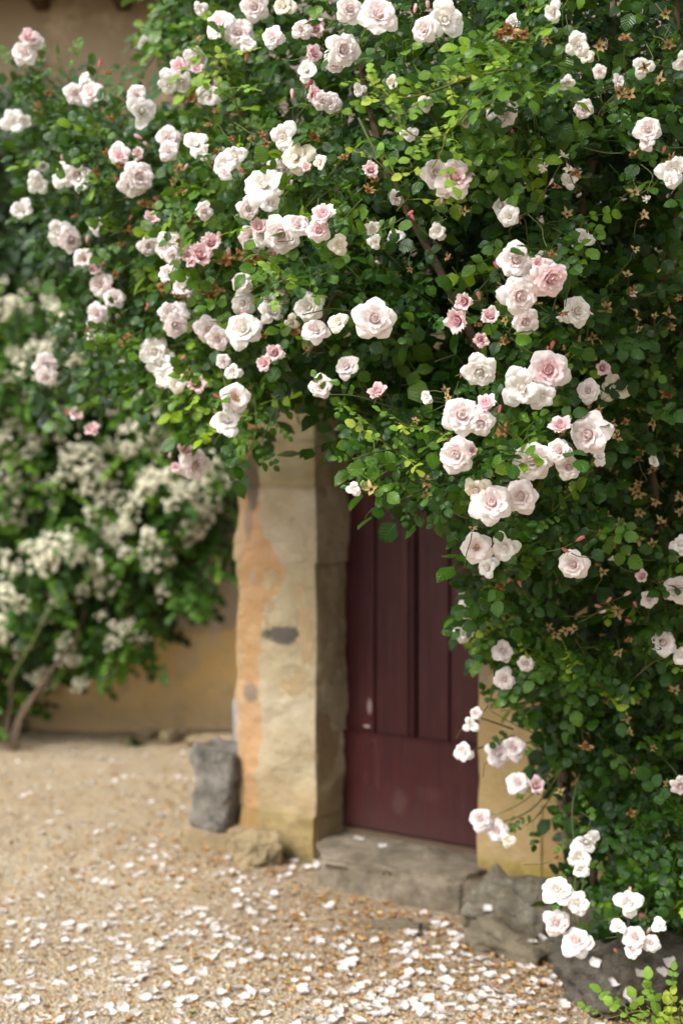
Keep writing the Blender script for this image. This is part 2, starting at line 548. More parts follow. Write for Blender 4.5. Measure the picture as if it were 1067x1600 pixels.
def jamb_mat():
    m = stone_mat('jamb_stone', (0.54, 0.46, 0.315), (0.46, 0.37, 0.23), (0.60, 0.53, 0.39), 0.30, (0.27, 0.22, 0.15), 0.06, 7, 0.20, (), 1.0)
    nt = m.node_tree; n = N(nt)
    out = [x for x in nt.nodes if x.type == 'BSDF_PRINCIPLED'][0]
    lk = out.inputs['Base Color'].links[0]; c = lk.from_socket
    P = n.pos()
    dot = n('VectorMath', operation='DOT_PRODUCT'); n.l(P, dot.inputs[0]); dot.inputs[1].default_value = tuple(DX)
    u = n.math('SUBTRACT', dot.outputs['Value'], P0.dot(DX))
    sep = n('SeparateXYZ'); n.l(P, sep.inputs[0]); z = sep.outputs[2]
    nz = n.noise(P, 6, 6, 0.6)
    uu = n.math('ADD', u, n.math('MULTIPLY', n.math('SUBTRACT', nz, 0.5), 0.14))
    # orange limewash on the left third, swelling around z 1.2
    sw = n.math('MULTIPLY', n.smooth(n.math('ABSOLUTE', n.math('SUBTRACT', z, 1.22)), 0.0, 0.22, 1.0, 0.0), 0.13)
    edge = n.math('ADD', sw, -0.615)
    uu2 = n.math('ADD', uu, n.math('MULTIPLY', n.math('SUBTRACT', n.noise(P, 21, 5, 0.7), 0.5), 0.07))
    mk = n.smooth(n.math('SUBTRACT', uu2, edge), -0.004, 0.006, 1.0, 0.0)
    mk = n.math('MULTIPLY', mk, n.smooth(u, -0.33, -0.30, 1.0, 0.0))
    oc = n.mix(n.noise(P, 14, 5, 0.7), (0.50, 0.235, 0.085), (0.55, 0.37, 0.21))
    c2 = n.mix(n.math('MULTIPLY', mk, 0.88), c, oc)
    lp = n.smooth(n.math('ADD', uu, 0.705), -0.008, 0.008, 1.0, 0.0)
    c2 = n.mix(n.math('MULTIPLY', lp, 0.7), c2, (0.47, 0.345, 0.20))
    for (cen, rad, colr, amt) in stains:
        c2 = n.mix(n.math('MULTIPLY', n.blob(P, cen, rad, 0.22, 26, 0.38), amt), c2, colr)
    # yellow-ochre lower stones
    zz = n.math('ADD', z, n.math('MULTIPLY', n.math('SUBTRACT', nz, 0.5), 0.3))
    c2 = n.mix(n.math('MULTIPLY', n.smooth(zz, 0.12, 0.5, 1.0, 0.0), 0.55), c2, (0.43, 0.28, 0.11))
    c2 = n.mix(n.smooth(zz, 0.02, 0.16, 0.7, 0.0), c2, (0.20, 0.17, 0.10))
    c2 = n.mix(n.smooth(n.noise(P, 30, 5, 0.75), 0.60, 0.75, 0.0, 0.45), c2, (0.30, 0.22, 0.12))
    oi = n('ObjectInfo'); k = n.smooth(oi.outputs['Random'], 0, 1, 0.86, 1.06)
    cm = n('CombineColor'); n.l(k, cm.inputs[0]); n.l(k, cm.inputs[1]); n.l(n.math('MULTIPLY', k, k), cm.inputs[2])
    c2 = n.mix(1.0, c2, cm.outputs[0], 'MULTIPLY')
    n.l(c2, out.inputs['Base Color'])
    return m


M['jamb'] = jamb_mat()
M['mortar'] = stone_mat('mortar', (0.40, 0.30, 0.17), (0.34, 0.25, 0.14), (0.45, 0.36, 0.23), 0.1, scale=12)

# wall core: profile extruded round the door opening
def wall_grid(name, x0, x1, z0, z1, y, step=0.06, amp=0.012, mat='render', parent=house):
    nx_, nz_ = max(2, int((x1 - x0) / step)), max(2, int((z1 - z0) / step))
    V, F = [], []
    for j in range(nz_ + 1):
        for i in range(nx_ + 1):
            x = x0 + (x1 - x0) * i / nx_; z = z0 + (z1 - z0) * j / nz_
            V.append((x, y + amp * noise.fractal(Vector((x * 2.2, 3.3, z * 2.2)), 0.8, 2, 4), z))
    # give it thickness: a back sheet and edges
    nn = len(V)
    for (x, yy, z) in V[:nn]: pass
    k = nx_ + 1
    F = [(j * k + i, j * k + i + 1, (j + 1) * k + i + 1, (j + 1) * k + i) for j in range(nz_) for i in range(nx_)]
    me = np_mesh(name, V, F)
    bm = bmesh.new(); bm.from_mesh(me)
    bnd = [e for e in bm.edges if e.is_boundary]
    ret = bmesh.ops.extrude_edge_only(bm, edges=bnd)
    for v in [g for g in ret['geom'] if isinstance(g, bmesh.types.BMVert)]: v.co.y = 0.5
    bm.normal_update(); bm.to_mesh(me); bm.free()
    return link(name, me, M[mat], parent, world=False)


wall_grid('wall', RX0 + 0.02, 4.2, -0.05, 2.32, -0.199)
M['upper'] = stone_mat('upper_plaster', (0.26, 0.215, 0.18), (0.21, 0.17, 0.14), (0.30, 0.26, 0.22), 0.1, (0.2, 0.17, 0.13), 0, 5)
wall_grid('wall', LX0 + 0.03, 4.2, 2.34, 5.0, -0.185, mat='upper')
wall_grid('side_wall', LX0 + 0.02, LX0 + 0.10, -0.05, 5.0, 0.14)

# left jamb: hewn blocks on a mortar core
jl = link('door_jamb', box((LX0 + LX1) / 2 - 0.002, 0.072, 1.16, LX1 - LX0 - 0.010, 0.535, 2.34, 0.01), M['mortar'], house, world=False)
jl['label'] = 'left stone jamb patched with orange limewash'
levels = [(-0.05, 0.235, 0.012, -0.012), (0.235, 0.50, 0.004, 0.0), (0.50, 0.765, 0.0, 0.002), (0.765, 0.945, 0.003, -0.004), (0.945, 1.262, -0.002, -0.010),
          (1.262, 1.575, 0.0, 0.006), (1.575, 1.757, 0.022, 0.012), (1.757, 2.05, -0.004, 0.0), (2.05, 2.33, 0.0, 0.0)]
for i, (z0, z1, pr, wr) in enumerate(levels):
    pr *= 0.45; wr *= 0.6
    xw0 = LX0 + (0.015 if i == 0 else 0) + 0.006 * math.sin(i * 2.1)
    x1 = LX1 + wr
    link('stone', block((xw0 + x1) / 2, 0.045 - pr, (z0 + z1) / 2, x1 - xw0, 0.50, z1 - z0 + 0.001, 18, 0.019, 0.0025, i + 1, 5), M['jamb'], jl, world=False)
# right jamb
jr = link('door_jamb', box(RX0 + 0.135, 0.072, 1.16, 0.262, 0.528, 2.34, 0.01), M['mortar'], house, world=False)
M['jamb_r'] = stone_mat('jamb_stone_rendered', (0.44, 0.32, 0.155), (0.39, 0.27, 0.12), (0.50, 0.40, 0.25), 0.15, (0.22, 0.18, 0.11), 0.05, 6, 0.2,
                        [(gp(752, 1040, 5.3), (0.035, 0.2, 0.10), (0.22, 0.19, 0.14), 0.7), ochre_st[0]], 0.5)
for i, (z0, z1) in enumerate([(0.0, 0.42), (0.42, 0.70), (0.70, 1.03), (1.03, 1.30), (1.30, 1.72), (1.72, 2.05), (2.05, 2.33)]):
    x1 = RX0 + (0.32 if i % 2 else 0.26)
    link('stone', block((RX0 + x1) / 2, 0.045, (z0 + z1) / 2, x1 - RX0, 0.50, z1 - z0 + 0.001, 14, 0.009, 0.002, 20 + i, 5), M['jamb_r'], jr, world=False)
link('lintel', block(0.06, 0.05, 2.20, 0.77, 0.49, 0.24, 10, 0.008, 0.02, 41), M['jamb'], house, world=False)


# door
def door_mat():
    m, nt = mat_new('maroon_paint'); n = N(nt)
    P = n.obj()
    mp = n('Mapping'); n.l(P, mp.inputs[0]); mp.inputs['Scale'].default_value = (60, 60, 2.2)
    g = n.noise(mp.outputs[0], 1.0, 5, 0.7)
    b = n.noise(P, 3.0, 5, 0.65)
    s = n.noise(P, 14, 6, 0.75)
    c = n.mix(n.smooth(g, 0.3, 0.7), (0.044, 0.0050, 0.0052), (0.027, 0.0036, 0.0036))
    c = n.mix(n.smooth(b, 0.45, 0.75, 0, 0.6), c, (0.060, 0.013, 0.012))
    mp2 = n('Mapping'); n.l(P, mp2.inputs[0]); mp2.inputs['Scale'].default_value = (34, 34, 3.0)
    sc = n.noise(mp2.outputs[0], 1.0, 4, 0.8)
    c = n.mix(n.smooth(sc, 0.58, 0.80, 0, 0.5), c, (0.11, 0.055, 0.053))
    c = n.mix(n.smooth(s, 0.70, 0.80, 0, 0.35), c, (0.20, 0.12, 0.10))
    sep = n('SeparateXYZ'); n.l(P, sep.inputs[0])
    z = n.math('ADD', sep.outputs[2], n.math('MULTIPLY', n.math('SUBTRACT', s, 0.5), 0.3))
    c = n.mix(n.smooth(z, 0.15, 0.40, 0.6, 0.0), c, (0.050, 0.020, 0.018))
    pos = n.pos()
    for cen, rad, cc, am in ((gp(577, 1104, 5.83), (0.008, 0.15, 0.028), (0.32, 0.25, 0.24), 0.7), (gp(573, 1135, 5.83), (0.012, 0.15, 0.005), (0.5, 0.4, 0.36), 0.8),
                             (gp(624, 1255, 5.7), (0.03, 0.15, 0.05), (0.10, 0.055, 0.045), 0.25), (gp(672, 1235, 5.7), (0.05, 0.15, 0.03), (0.08, 0.04, 0.04), 0.2)):
        c = n.mix(n.math('MULTIPLY', n.blob(pos, cen, rad, 0.4, 60, 0.5), am), c, cc)
    h = n.math('ADD', n.math('MULTIPLY', g, 0.7), n.math('MULTIPLY', s, 0.3))
    n.out(n.pbsdf(c, n.smooth(g, 0.2, 0.8, 0.38, 0.66), n.bump(h, 0.9, 0.005), 0.28)); return m


M['door'] = door_mat()
D_Z0, D_Z1 = 0.165, 2.07
door = link('door', box(0.12, 0.055, (D_Z0 + D_Z1) / 2, 0.96, 0.02, D_Z1 - D_Z0, 0.002), M['door'], house, world=False)
door['label'] = 'weathered maroon plank door with wide kick board'


def px_door(px):   # photo column -> local x on the door plane
    r = (px - 533.5) / FPX
    t = (P0.x - r * P0.y) / (DX.x - r * DX.y) * -1
    return t


ZR = 0.56
edges = [-0.345, px_door(584.5), px_door(638), px_door(650), px_door(701), px_door(701) + 0.165, 0.60]
for i in range(6):
    a, b = edges[i], edges[i + 1]
    g = 0.0035
    if i == 2:   # beaded cover strip in the middle
        o = link('bead', box((a + b) / 2, 0.014, (ZR + D_Z1) / 2, b - a - 0.012, 0.034, D_Z1 - ZR - 0.004, 0.008), M['door'], door, world=False)
    else:
        bm_ = box((a + b) / 2, 0.026, (ZR + D_Z1) / 2, b - a - 2 * g, 0.034, D_Z1 - ZR - 0.004, 0.005)
        o = link('plank', bm_, M['door'], door, world=False)
link('kick_board', box(0.12, 0.0145, (D_Z0 + ZR) / 2, 0.94, 0.045, ZR - D_Z0 - 0.004, 0.004), M['door'], door, world=False)
link('drip_ledge', box(0.12, -0.006, ZR + 0.001, 0.94, 0.012, 0.010, 0.003), M['door'], door, world=False)
# wooden threshold
link('threshold', box(0.06, 0.03, 0.15, 0.76, 0.10, 0.022, 0.004), M['timber'], house, world=False)

# ---- stones round the foot of the house
M['grey_rock'] = stone_mat('grey_rock', (0.15, 0.135, 0.11), (0.34, 0.315, 0.275), (0.07, 0.062, 0.05), 0.6, (0.075, 0.07, 0.06), 0.30, 10, None, (), 1.0)
M['brown_rock'] = stone_mat('brown_rock', (0.15, 0.125, 0.085), (0.25, 0.21, 0.145), (0.085, 0.07, 0.05), 0.4, (0.085, 0.075, 0.06), 0.3, 8, None, (), 1.0)
M['dark_rock'] = stone_mat('dark_rock', (0.10, 0.088, 0.070), (0.15, 0.13, 0.10), (0.065, 0.058, 0.048), 0.5, (0.20, 0.19, 0.16), 0.0, 9, None, (), 1.0)
M['lichen_rock'] = stone_mat('lichened_rock', (0.17, 0.15, 0.11), (0.27, 0.245, 0.185), (0.46, 0.44, 0.38), 0.5, (0.07, 0.062, 0.05), 0.62, 15, None, (), 1.0)
M['plinth'] = stone_mat('plinth_stone', (0.33, 0.25, 0.14), (0.28, 0.22, 0.13), (0.20, 0.17, 0.11), 0.2, (0.12, 0.11, 0.08), 0.05, 8, None, (), 0.7)
M['step'] = stone_mat('step_stone', (0.15, 0.122, 0.085), (0.30, 0.25, 0.185), (0.085, 0.07, 0.048), 0.6, (0.105, 0.09, 0.065), 0.10, 7, None, (), 0.8)


def stone_thing(name, px, py_base, Y, dims, rz, seed, mat, label, cat='stone', z=None, tilt=(0, 0), **k):
    p = at(px, 1200, Y)
    me = rock(*dims, seed, **k)
    o = link(name, me, M[mat])
    o.location = (p.x, Y, gz(p.x, Y) - 0.02 if z is None else z)
    o.rotation_euler = (tilt[0], tilt[1], rz)
    return tag(o, label=label, cat=cat)


# boulder standing on a low plinth block left of the jamb
pb = link('plinth_block', block(0, 0, 0, 0.30, 0.24, 0.17, 9, 0.018, 0.03, 77), M['plinth'])
pp = at(350, 1290, 6.05); pb.location = (pp.x, 6.04, 0.065); pb.rotation_euler = (0, 0, ANG + 0.3)
tag(pb, label='low ochre block carrying the grey guard boulder left of the door jamb', cat='stone')
gb = link('guard_boulder', block(0, 0, 0.18, 0.19, 0.18, 0.35, 22, 0.022, 0.03, 88, 7), M['grey_rock'])
for v in gb.data.vertices:
    k_ = 1 + 0.18 * min(1, max(0, v.co.z / 0.36)); v.co.x *= k_ * 0.96; v.co.y *= k_; v.co.z -= v.co.x * 0.12
pp = at(343, 1290, 5.98); gb.location = (pp.x, 6.02, 0.125); gb.rotation_euler = (0.0, 0.03, -0.5)
tag(gb, label='rough grey guard boulder standing on a low block beside the jamb', cat='boulder')
stone_thing('foot_stone', 404, 0, 5.74, (0.23, 0.17, 0.20), 0.5, 5, 'plinth', 'small lichened wedge stone at the foot of the left jamb', z=-0.01)
# doorstep
def step_mesh():
    prof = [(-0.165, -0.41), (0.16, -0.395), (0.465, -0.36), (0.49, -0.20), (0.42, 0.03), (-0.33, 0.03), (-0.335, -0.17), (-0.27, -0.24)]
    bm = bmesh.new()
    lo = [bm.verts.new((x, y, -0.06)) for x, y in prof]
    hi = [bm.verts.new((x + 0.0, y, 0.148)) for x, y in prof]
    bm.faces.new(hi); bm.faces.new(lo[::-1])
    n_ = len(prof)
    for i in range(n_): bm.faces.new((lo[i], lo[(i + 1) % n_], hi[(i + 1) % n_], hi[i]))
    bmesh.ops.bevel(bm, geom=[e for e in bm.edges if e.verts[0].co.z > 0 or e.verts[1].co.z > 0], offset=0.022, segments=3, affect='EDGES')
    bmesh.ops.triangulate(bm, faces=bm.faces[:])
    for _ in range(5):
        bmesh.ops.subdivide_edges(bm, edges=[e for e in bm.edges if e.calc_length() > 0.03], cuts=1)
        bmesh.ops.triangulate(bm, faces=[f for f in bm.faces if len(f.verts) > 4])
    for v in bm.verts:
        f = noise.fractal(v.co * 6, 0.8, 2.1, 5)
        v.co += Vector(noise.noise_vector(v.co * 5)) * 0.014 + Vector(noise.noise_vector(v.co * 17)) * 0.004
        k_ = max(0.0, min(1.0, (v.co.z - 0.02) / 0.12))
        v.co.z += f * 0.008 * k_ - 0.03 * k_ * max(0, -v.co.y - 0.25)
        v.co.y += f * 0.012 * max(0, min(1, (-v.co.y - 0.15) / 0.15))
    for f in bm.faces: f.smooth = True
    me = bpy.data.meshes.new('step'); bm.to_mesh(me); bm.free(); return me


st = link('doorstep', step_mesh(), M['step'])
st.location = P0; st.rotation_euler = (0, 0, ANG)
tag(st, label='worn grey stone doorstep in front of the maroon door', cat='step')
fs = link('footing_stone', block(0, 0, 0, 0.32, 0.24, 0.175, 26, 0.045, 0.03, 91, 8), M['lichen_rock'])
fs.location = at(806, 1418, 4.98); fs.rotation_euler = (0.08, 0.22, ANG + 0.05)
tag(fs, label='lichened footing stone under the right jamb, above the flat ledge stone', cat='stone')
stone_thing('footing_stone', 752, 0, 5.05, (0.12, 0.16, 0.17), ANG, 33, 'brown_rock', 'narrow brown stone wedged between the doorstep and right footing', z=-0.02)
ls = link('ledge_stone', block(0, 0, 0, 0.30, 0.24, 0.105, 26, 0.036, 0.025, 93, 8), M['brown_rock'])
ls.location = at(808, 1474, 4.78); ls.rotation_euler = (0.12, 0.10, ANG - 0.05)
tag(ls, label='flat brown ledge stone lying beneath the lichened footing stone', cat='stone')
stone_thing('small_rock', 888, 0, 4.66, (0.12, 0.12, 0.10), 0.4, 39, 'dark_rock', 'small dark stone between the ledge stone and big dark boulder', z=-0.015)
stone_thing('dark_boulder', 990, 0, 4.30, (0.42, 0.42, 0.27), 0.2, 41, 'dark_rock', 'large dark boulder with petals on it beneath the lowest roses', cat='boulder', z=-0.04, planes=8)
stone_thing('footing_stone', 905, 0, 4.86, (0.26, 0.22, 0.17), ANG, 43, 'brown_rock', 'brown footing stone behind the white roses right of the ledge', z=0.05)
stone_thing('footing_stone', 975, 0, 4.75, (0.30, 0.22, 0.21), ANG, 45, 'brown_rock', 'shaded footing stone behind the lowest pink roses', z=0.02)
stone_thing('footing_stone', 1050, 0, 4.66, (0.30, 0.25, 0.24), ANG, 47, 'dark_rock', 'dark footing stone at the wall foot under the leaves, furthest from the door', z=0.02)
stone_thing('paving_slab', 628, 0, 5.0, (0.28, 0.17, 0.07), -0.4, 51, 'brown_rock', 'flat stone slab sunk in the gravel before the doorstep', z=-0.028)
for i_, (px_, sz_, lb_) in enumerate(((228, .09, 'pale rubble stone at the rear wall foot nearest the rambler trunk'), (268, .13, 'low pale rubble stone at the rear wall foot, middle of the row'), (305, .10, 'small ochre rubble stone at the rear wall foot'), (340, .15, 'larger rubble stone at the rear wall foot behind the guard boulder'))):
    stone_thing('rubble_stone', px_, 0, 8.85 - i_ * .12, (sz_ * 1.5, sz_, sz_ * .6), i_, 61 + i_, 'plinth', lb_, z=-0.01)
# grey pipe stub behind the jamb
pv, pf, pu = tube([at(370, 1175, 6.14), at(370, 1135, 6.14), at(369.5, 1092, 6.14)], 0.016, 10)
M['pipe'] = plain('grey_pipe', (0.20, 0.22, 0.25), (0.15, 0.165, 0.185), 20, 0.5, 0.1)
tag(link('pipe', np_mesh('pipe', pv, pf, pu), M['pipe']), label='short pale grey pipe rising behind the guard boulder', cat='pipe')

# ------------------------------------------------------------------ gravel, litter, petals
def ico():
    t = (1 + 5 ** .5) / 2
    V = np.array([(-1, t, 0), (1, t, 0), (-1, -t, 0), (1, -t, 0), (0, -1, t), (0, 1, t), (0, -1, -t), (0, 1, -t), (t, 0, -1), (t, 0, 1), (-t, 0, -1), (-t, 0, 1)]) / 1.9
    F = np.array([(0, 11, 5), (0, 5, 1), (0, 1, 7), (0, 7, 10), (0, 10, 11), (1, 5, 9), (5, 11, 4), (11, 10, 2), (10, 7, 6), (7, 1, 8), (3, 9, 4), (3, 4, 2), (3, 2, 6), (3, 6, 8), (3, 8, 9), (4, 9, 5), (2, 4, 11), (6, 2, 10), (8, 6, 7), (9, 8, 1)])
    return V, F


def in_house(x, y, m=0.0):
    dx_, dy_ = x - P0.x, y - P0.y
    lx = dx_ * DX.x + dy_ * DX.y; ly = -(dx_ * DN.x + dy_ * DN.y)
    if lx > LX0 - m and ly > -0.2 - m: return True
    if -0.3 < lx < 0.5 and ly > -0.40 - m: return True
    return y > WY - m


def scatter_ground(n, py_lo, py_hi, wfun=None, xlo=-60, xhi=1130):
    out = []
    while len(out) < n:
        px = random.uniform(xlo, xhi); py = random.uniform(py_lo, py_hi)
        if wfun and random.random() > wfun(px, py): continue
        Y = CAM_H * FPX / (py - 750.0)
        x = (px - 533.5) / FPX * Y
        if in_house(x, Y, 0.03): continue
        out.append((x, Y, px, py))
    return out


def earth_keep(x, y):
    dd = (x - P0.x) * DN.x + (y - P0.y) * DN.y + noise.noise(Vector((x * 2, y * 2, 5))) * 0.35
    k = max(0.0, min(1.0, (1.35 - dd) / 0.6)) * max(0.0, min(1.0, (x + 0.7) / 0.6))
    return random.random() > k * 0.8


def gravel(n, smin, smax, seed):
    V0, F0 = ico()
    pts = [q for q in scatter_ground(n, 1125, 1680) if earth_keep(q[0], q[1])]
    n = len(pts)
    rs = np.random.default_rng(seed)
    k = len(V0)
    V = np.repeat(V0[None], n, 0) * rs.uniform(0.7, 1.25, (n, k, 1))
    s = rs.uniform(smin, smax, n) * rs.choice([0.7, 1, 1, 1.7], n)
    V *= s[:, None, None] * np.stack([rs.uniform(.8, 1.4, n), rs.uniform(.7, 1.1, n), rs.uniform(.4, .7, n)], 1)[:, None, :]
    a = rs.uniform(0, 6.28, n); ca, sa = np.cos(a), np.sin(a)
    X = V[:, :, 0] * ca[:, None] - V[:, :, 1] * sa[:, None]; Yv = V[:, :, 0] * sa[:, None] + V[:, :, 1] * ca[:, None]
    V[:, :, 0], V[:, :, 1] = X, Yv
    base = np.array([(x, y, gz(x, y) + 0.001) for x, y, _, _ in pts])
    V += base[:, None, :]
    F = (F0[None] + (np.arange(n) * k)[:, None, None]).reshape(-1, 3)
    return np_mesh('gravel', V.reshape(-1, 3), F, None, np.repeat(rs.uniform(0, 1, n), k), smooth=False)


def gravel_mat():
    m, nt = mat_new('pebbles'); n = N(nt)
    a = n('Attribute', attribute_name='tint')
    c = n.ramp(a.outputs['Fac'], [(0.0, (0.40, 0.345, 0.265)), (0.3, (0.26, 0.21, 0.145)), (0.5, (0.48, 0.43, 0.36)), (0.68, (0.16, 0.13, 0.095)), (0.8, (0.42, 0.34, 0.22)), (0.9, (0.38, 0.22, 0.08)), (1.0, (0.06, 0.053, 0.046))])
    n.out(n.pbsdf(c, 0.9, None, 0.15)); return m


M['pebble'] = gravel_mat()
tag(link('gravel', gravel(42000, 0.0028, 0.0056, 3), M['pebble']), label='fine pale gravel of the courtyard', kind='stuff')


# petals/leaf flakes lying on the ground
def flake(L, W, curl, nl=4, nw=4, seed=0):
    rs = random.Random(seed)
    V, U, F = [], [], []
    a1, a2 = rs.uniform(-1, 1), rs.uniform(0, 6)
    for i in range(nl + 1):
        t = i / nl
        wd = W * (0.22 + 0.78 * math.sin(math.pi * min(1, t * 0.62 + 0.02)) ** 0.8) * (1 - t ** 7 * 0.8)
        for j in range(nw + 1):
            s = j / nw * 2 - 1
            x = (t - 0.5) * L - abs(s) ** 2.5 * L * 0.16 * (t > 0.5) * (t - 0.5) * 2
            z = curl * L * (s * s * 0.55 + (t - 0.45) ** 2 * 1.2) + 0.05 * L * math.sin(3 * s + a2 + 4 * t)
            V.append((x, s * wd * 0.5 + a1 * 0.1 * L * t * t, z)); U.append((t, j / nw))
    for i in range(nl):
        for j in range(nw):
            q = i * (nw + 1) + j
            F.append((q, q + 1, q + nw + 2, q + nw + 1))
    V = np.array(V); V[:, 2] -= V[:, 2].min()
    return V, tris(F), np.array(U)


def smear(px, py):
    d = 0.20 + 0.10 * (px < 520) + 0.16 * (py > 1330) * min(1, (py - 1330) / 120)
    for cx, cy, sx, sy, a in ((695, 1462, 40, 22, 1.0), (665, 1500, 45, 20, .9), (690, 1560, 110, 40, .5), (790, 1560, 60, 40, .5), (500, 1530, 80, 50, .5), (340, 1460, 60, 35, .9), (420, 1390, 50, 25, .5),
                              (160, 1320, 60, 25, .5), (130, 1370, 60, 22, .5), (330, 1480, 25, 15, .9), (90, 1460, 80, 30, .4), (620, 1590, 120, 30, .5), (280, 1270, 60, 20, .3),
                              (440, 1370, 25, 12, .9), (580, 1410, 40, 15, .4), (250, 1210, 90, 25, .3), (210, 1500, 90, 50, .3), (830, 1560, 60, 40, .6)):
        d += a * math.exp(-((px - cx) / sx) ** 2 - ((py - cy) / sy) ** 2)
    return min(1, d)


pet_meshes = []
for i in range(12):
    V, F, U = flake(random.uniform(.036, .046), random.uniform(.030, .042), random.uniform(0.04, 0.38), seed=i)
    me = np_mesh('fallen_petal', V, F, U, np.full(len(V), random.choice([0, 0, 0.1, 0.3])))
    me.materials.append(M['pet_ground']); pet_meshes.append(me)


def rot_rand(tilt=0.35):
    return Matrix.Rotation(random.uniform(0, 6.283), 3, 'Z') @ Matrix.Rotation(random.gauss(0, tilt), 3, 'X') @ Matrix.Rotation(random.gauss(0, tilt), 3, 'Y')


pts = scatter_ground(740, 1145, 1625, lambda x, y: smear(x, y) ** 1.7 * 1.1, 0, 1000)
pts.sort(key=lambda p: -p[3])
acc = Acc()
n_obj = 0
for i, (x, y, px, py) in enumerate(pts):
    sc = random.uniform(0.55, 1.3)
    if n_obj < 262 and py < 1600 and random.random() < .8:
        o = link('fallen_petal', random.choice(pet_meshes))
        o.location = (x, y, gz(x, y) + 0.004)
        o.rotation_euler = rot_rand(0.2).to_euler()
        o.scale = (sc,) * 3
        if px < 300: zn = 'on the open gravel far from the stones'
        elif px < 560: zn = 'on the gravel between the open yard and the doorstep drift'
        elif px > 800: zn = 'on the gravel close against the dark boulder'
        elif py > 1520: zn = 'on the littered gravel at the nearest edge of the yard'
        else: zn = 'in the dense white drift before the ledge stone'
        lb = 'fallen white rose petal ' + zn
        tag(o, label=lb, cat='petal', group='fallen petals ' + zn)
        n_obj += 1
    else:
        V, F, U = flake(0.040 * sc, 0.033 * sc, random.uniform(.1, .5), 2, 2, seed=i)
        V = V @ np.array(rot_rand(0.2)).T + np.array((x, y, gz(x, y) + 0.005))
        acc.add(V, F, U, random.choice([0, 0, .2]))
tag(link('petal_litter', acc.mesh('petal_litter'), M['pet_ground']), label='small scattered white rose petals over the gravel', kind='stuff')
bpy.context.view_layer.update()
dg = bpy.context.evaluated_depsgraph_get()


def drop(px, py, targets):
    """world point on one of the target things under the pixel ray"""
    d = (at(px, py, 5) - cam.location).normalized()
    hit, loc, nrm, idx, ob, _ = scene.ray_cast(dg, cam.location, d)
    return (loc, nrm, ob) if hit and ob.name in targets else None


for (px, py, tname, lb) in ((560, 1313, 'doorstep', 'white petal on the back of the doorstep near the jamb'), (597, 1325, 'doorstep', 'white petal on the middle of the doorstep'),
                            (762, 1394, 'footing_stone', 'pink white petal on the lichened footing stone'),
                            (930, 1490, 'dark_boulder', 'white petals on the large dark boulder'), (983, 1541, 'dark_boulder', 'white petals on the large dark boulder'), (960, 1535, 'dark_boulder', 'white petals on the large dark boulder'),
                            (998, 1523, 'dark_boulder', 'white petals on the large dark boulder'), (1035, 1520, 'dark_boulder', 'white petals on the large dark boulder'), (986, 1556, 'dark_boulder', 'white petals on the large dark boulder'),
                            (1045, 1500, 'dark_boulder', 'white petals on the large dark boulder'), (830, 1475, 'ledge_stone', 'white petals on the flat brown ledge stone'), (845, 1470, 'ledge_stone', 'white petals on the flat brown ledge stone'),
                            (495, 1322, 'doorstep', 'white petal on the left end of the doorstep')):
    r = None
    for dyp in (0, 6, 12, 18, 26):
        r = drop(px, py + dyp, [tname, tname + '.001'])
        if r and r[1].z > 0.25: break
    if not r: continue
    o = link('fallen_petal', random.choice(pet_meshes))
    o.location = r[0] + r[1] * 0.003
    o.rotation_euler = (r[1].to_track_quat('Z', 'Y').to_matrix() @ Matrix.Rotation(random.uniform(0, 6), 3, 'Z')).to_euler()
    tag(o, label=lb.replace('petals', 'petal'), cat='petal', group='fallen petals on the stones')

# dried orange litter
acc = Acc()
def lit(px, py):
    d = 0.12
    for cx, cy, sx, sy, a in ((560, 1420, 140, 30, 1), (700, 1490, 170, 80, .45), (820, 1550, 120, 60, .45), (250, 1240, 120, 50, .8), (250, 1150, 120, 12, 1), (400, 1370, 60, 25, .9), (180, 1370, 150, 50, .5), (300, 1350, 120, 50, .6), (860, 1500, 60, 60, .8), (480, 1500, 160, 60, .45)):
        d += a * math.exp(-((px - cx) / sx) ** 2 - ((py - cy) / sy) ** 2)
    return min(1, d)
for i, (x, y, px, py) in enumerate(scatter_ground(5200, 1135, 1650, lit)):
    s = random.uniform(0.006, 0.016) * (1.6 if random.random() < .10 else 1)
    V, F, U = flake(s * 1.2, s * random.uniform(.5, 1), random.uniform(.1, .8), 2, 2, seed=i)
    V = V @ np.array(rot_rand(0.3)).T + np.array((x, y, gz(x, y) + 0.004))
    acc.add(V, F, U, random.random())
m, nt = mat_new('dry_litter'); n = N(nt)
a = n('Attribute', attribute_name='tint')
c = n.ramp(a.outputs['Fac'], [(0, (0.42, 0.20, 0.04)), (0.35, (0.50, 0.30, 0.10)), (0.6, (0.30, 0.14, 0.05)), (0.8, (0.52, 0.39, 0.20)), (1, (0.22, 0.12, 0.05))])
n.out(n.pbsdf(c, 0.8, None, 0.2)); M['litter'] = m
tag(link('leaf_litter', acc.mesh('leaf_litter'), M['litter']), label='dry orange and brown petal litter over the gravel', kind='stuff')

# ------------------------------------------------------------------ leaves
def leaflet(nl, nw, serr=0.0, fold=0.22, droop=0.25, wave=0.0):
    V, U, F = [], [], []
    for i in range(nl + 1):
        t = i / nl
        wd = 0.40 * (math.sin(math.pi * t ** 0.82) ** 0.72 if 0 < t < 1 else 0.0)
        wd = max(wd, 0.012)
        for j in range(nw + 1):
            s = j / nw * 2 - 1
            e = serr * (1 if i % 2 else -1) if abs(s) > 0.99 and 0 < i < nl else 0
            y = s * (wd + e)
            V.append((t - abs(s) * 0.03, y, fold * abs(y) - droop * t * t - 0.25 * y * y * 2 + wave * math.sin(9 * t + 3 * s) * abs(s)))
            U.append((t, j / nw))
    for i in range(nl):
        for j in range(nw):
            q = i * (nw + 1) + j
            F.append((q, q + nw + 1, q + nw + 2, q + 1))
    return np.array(V), tris(F), np.array(U)


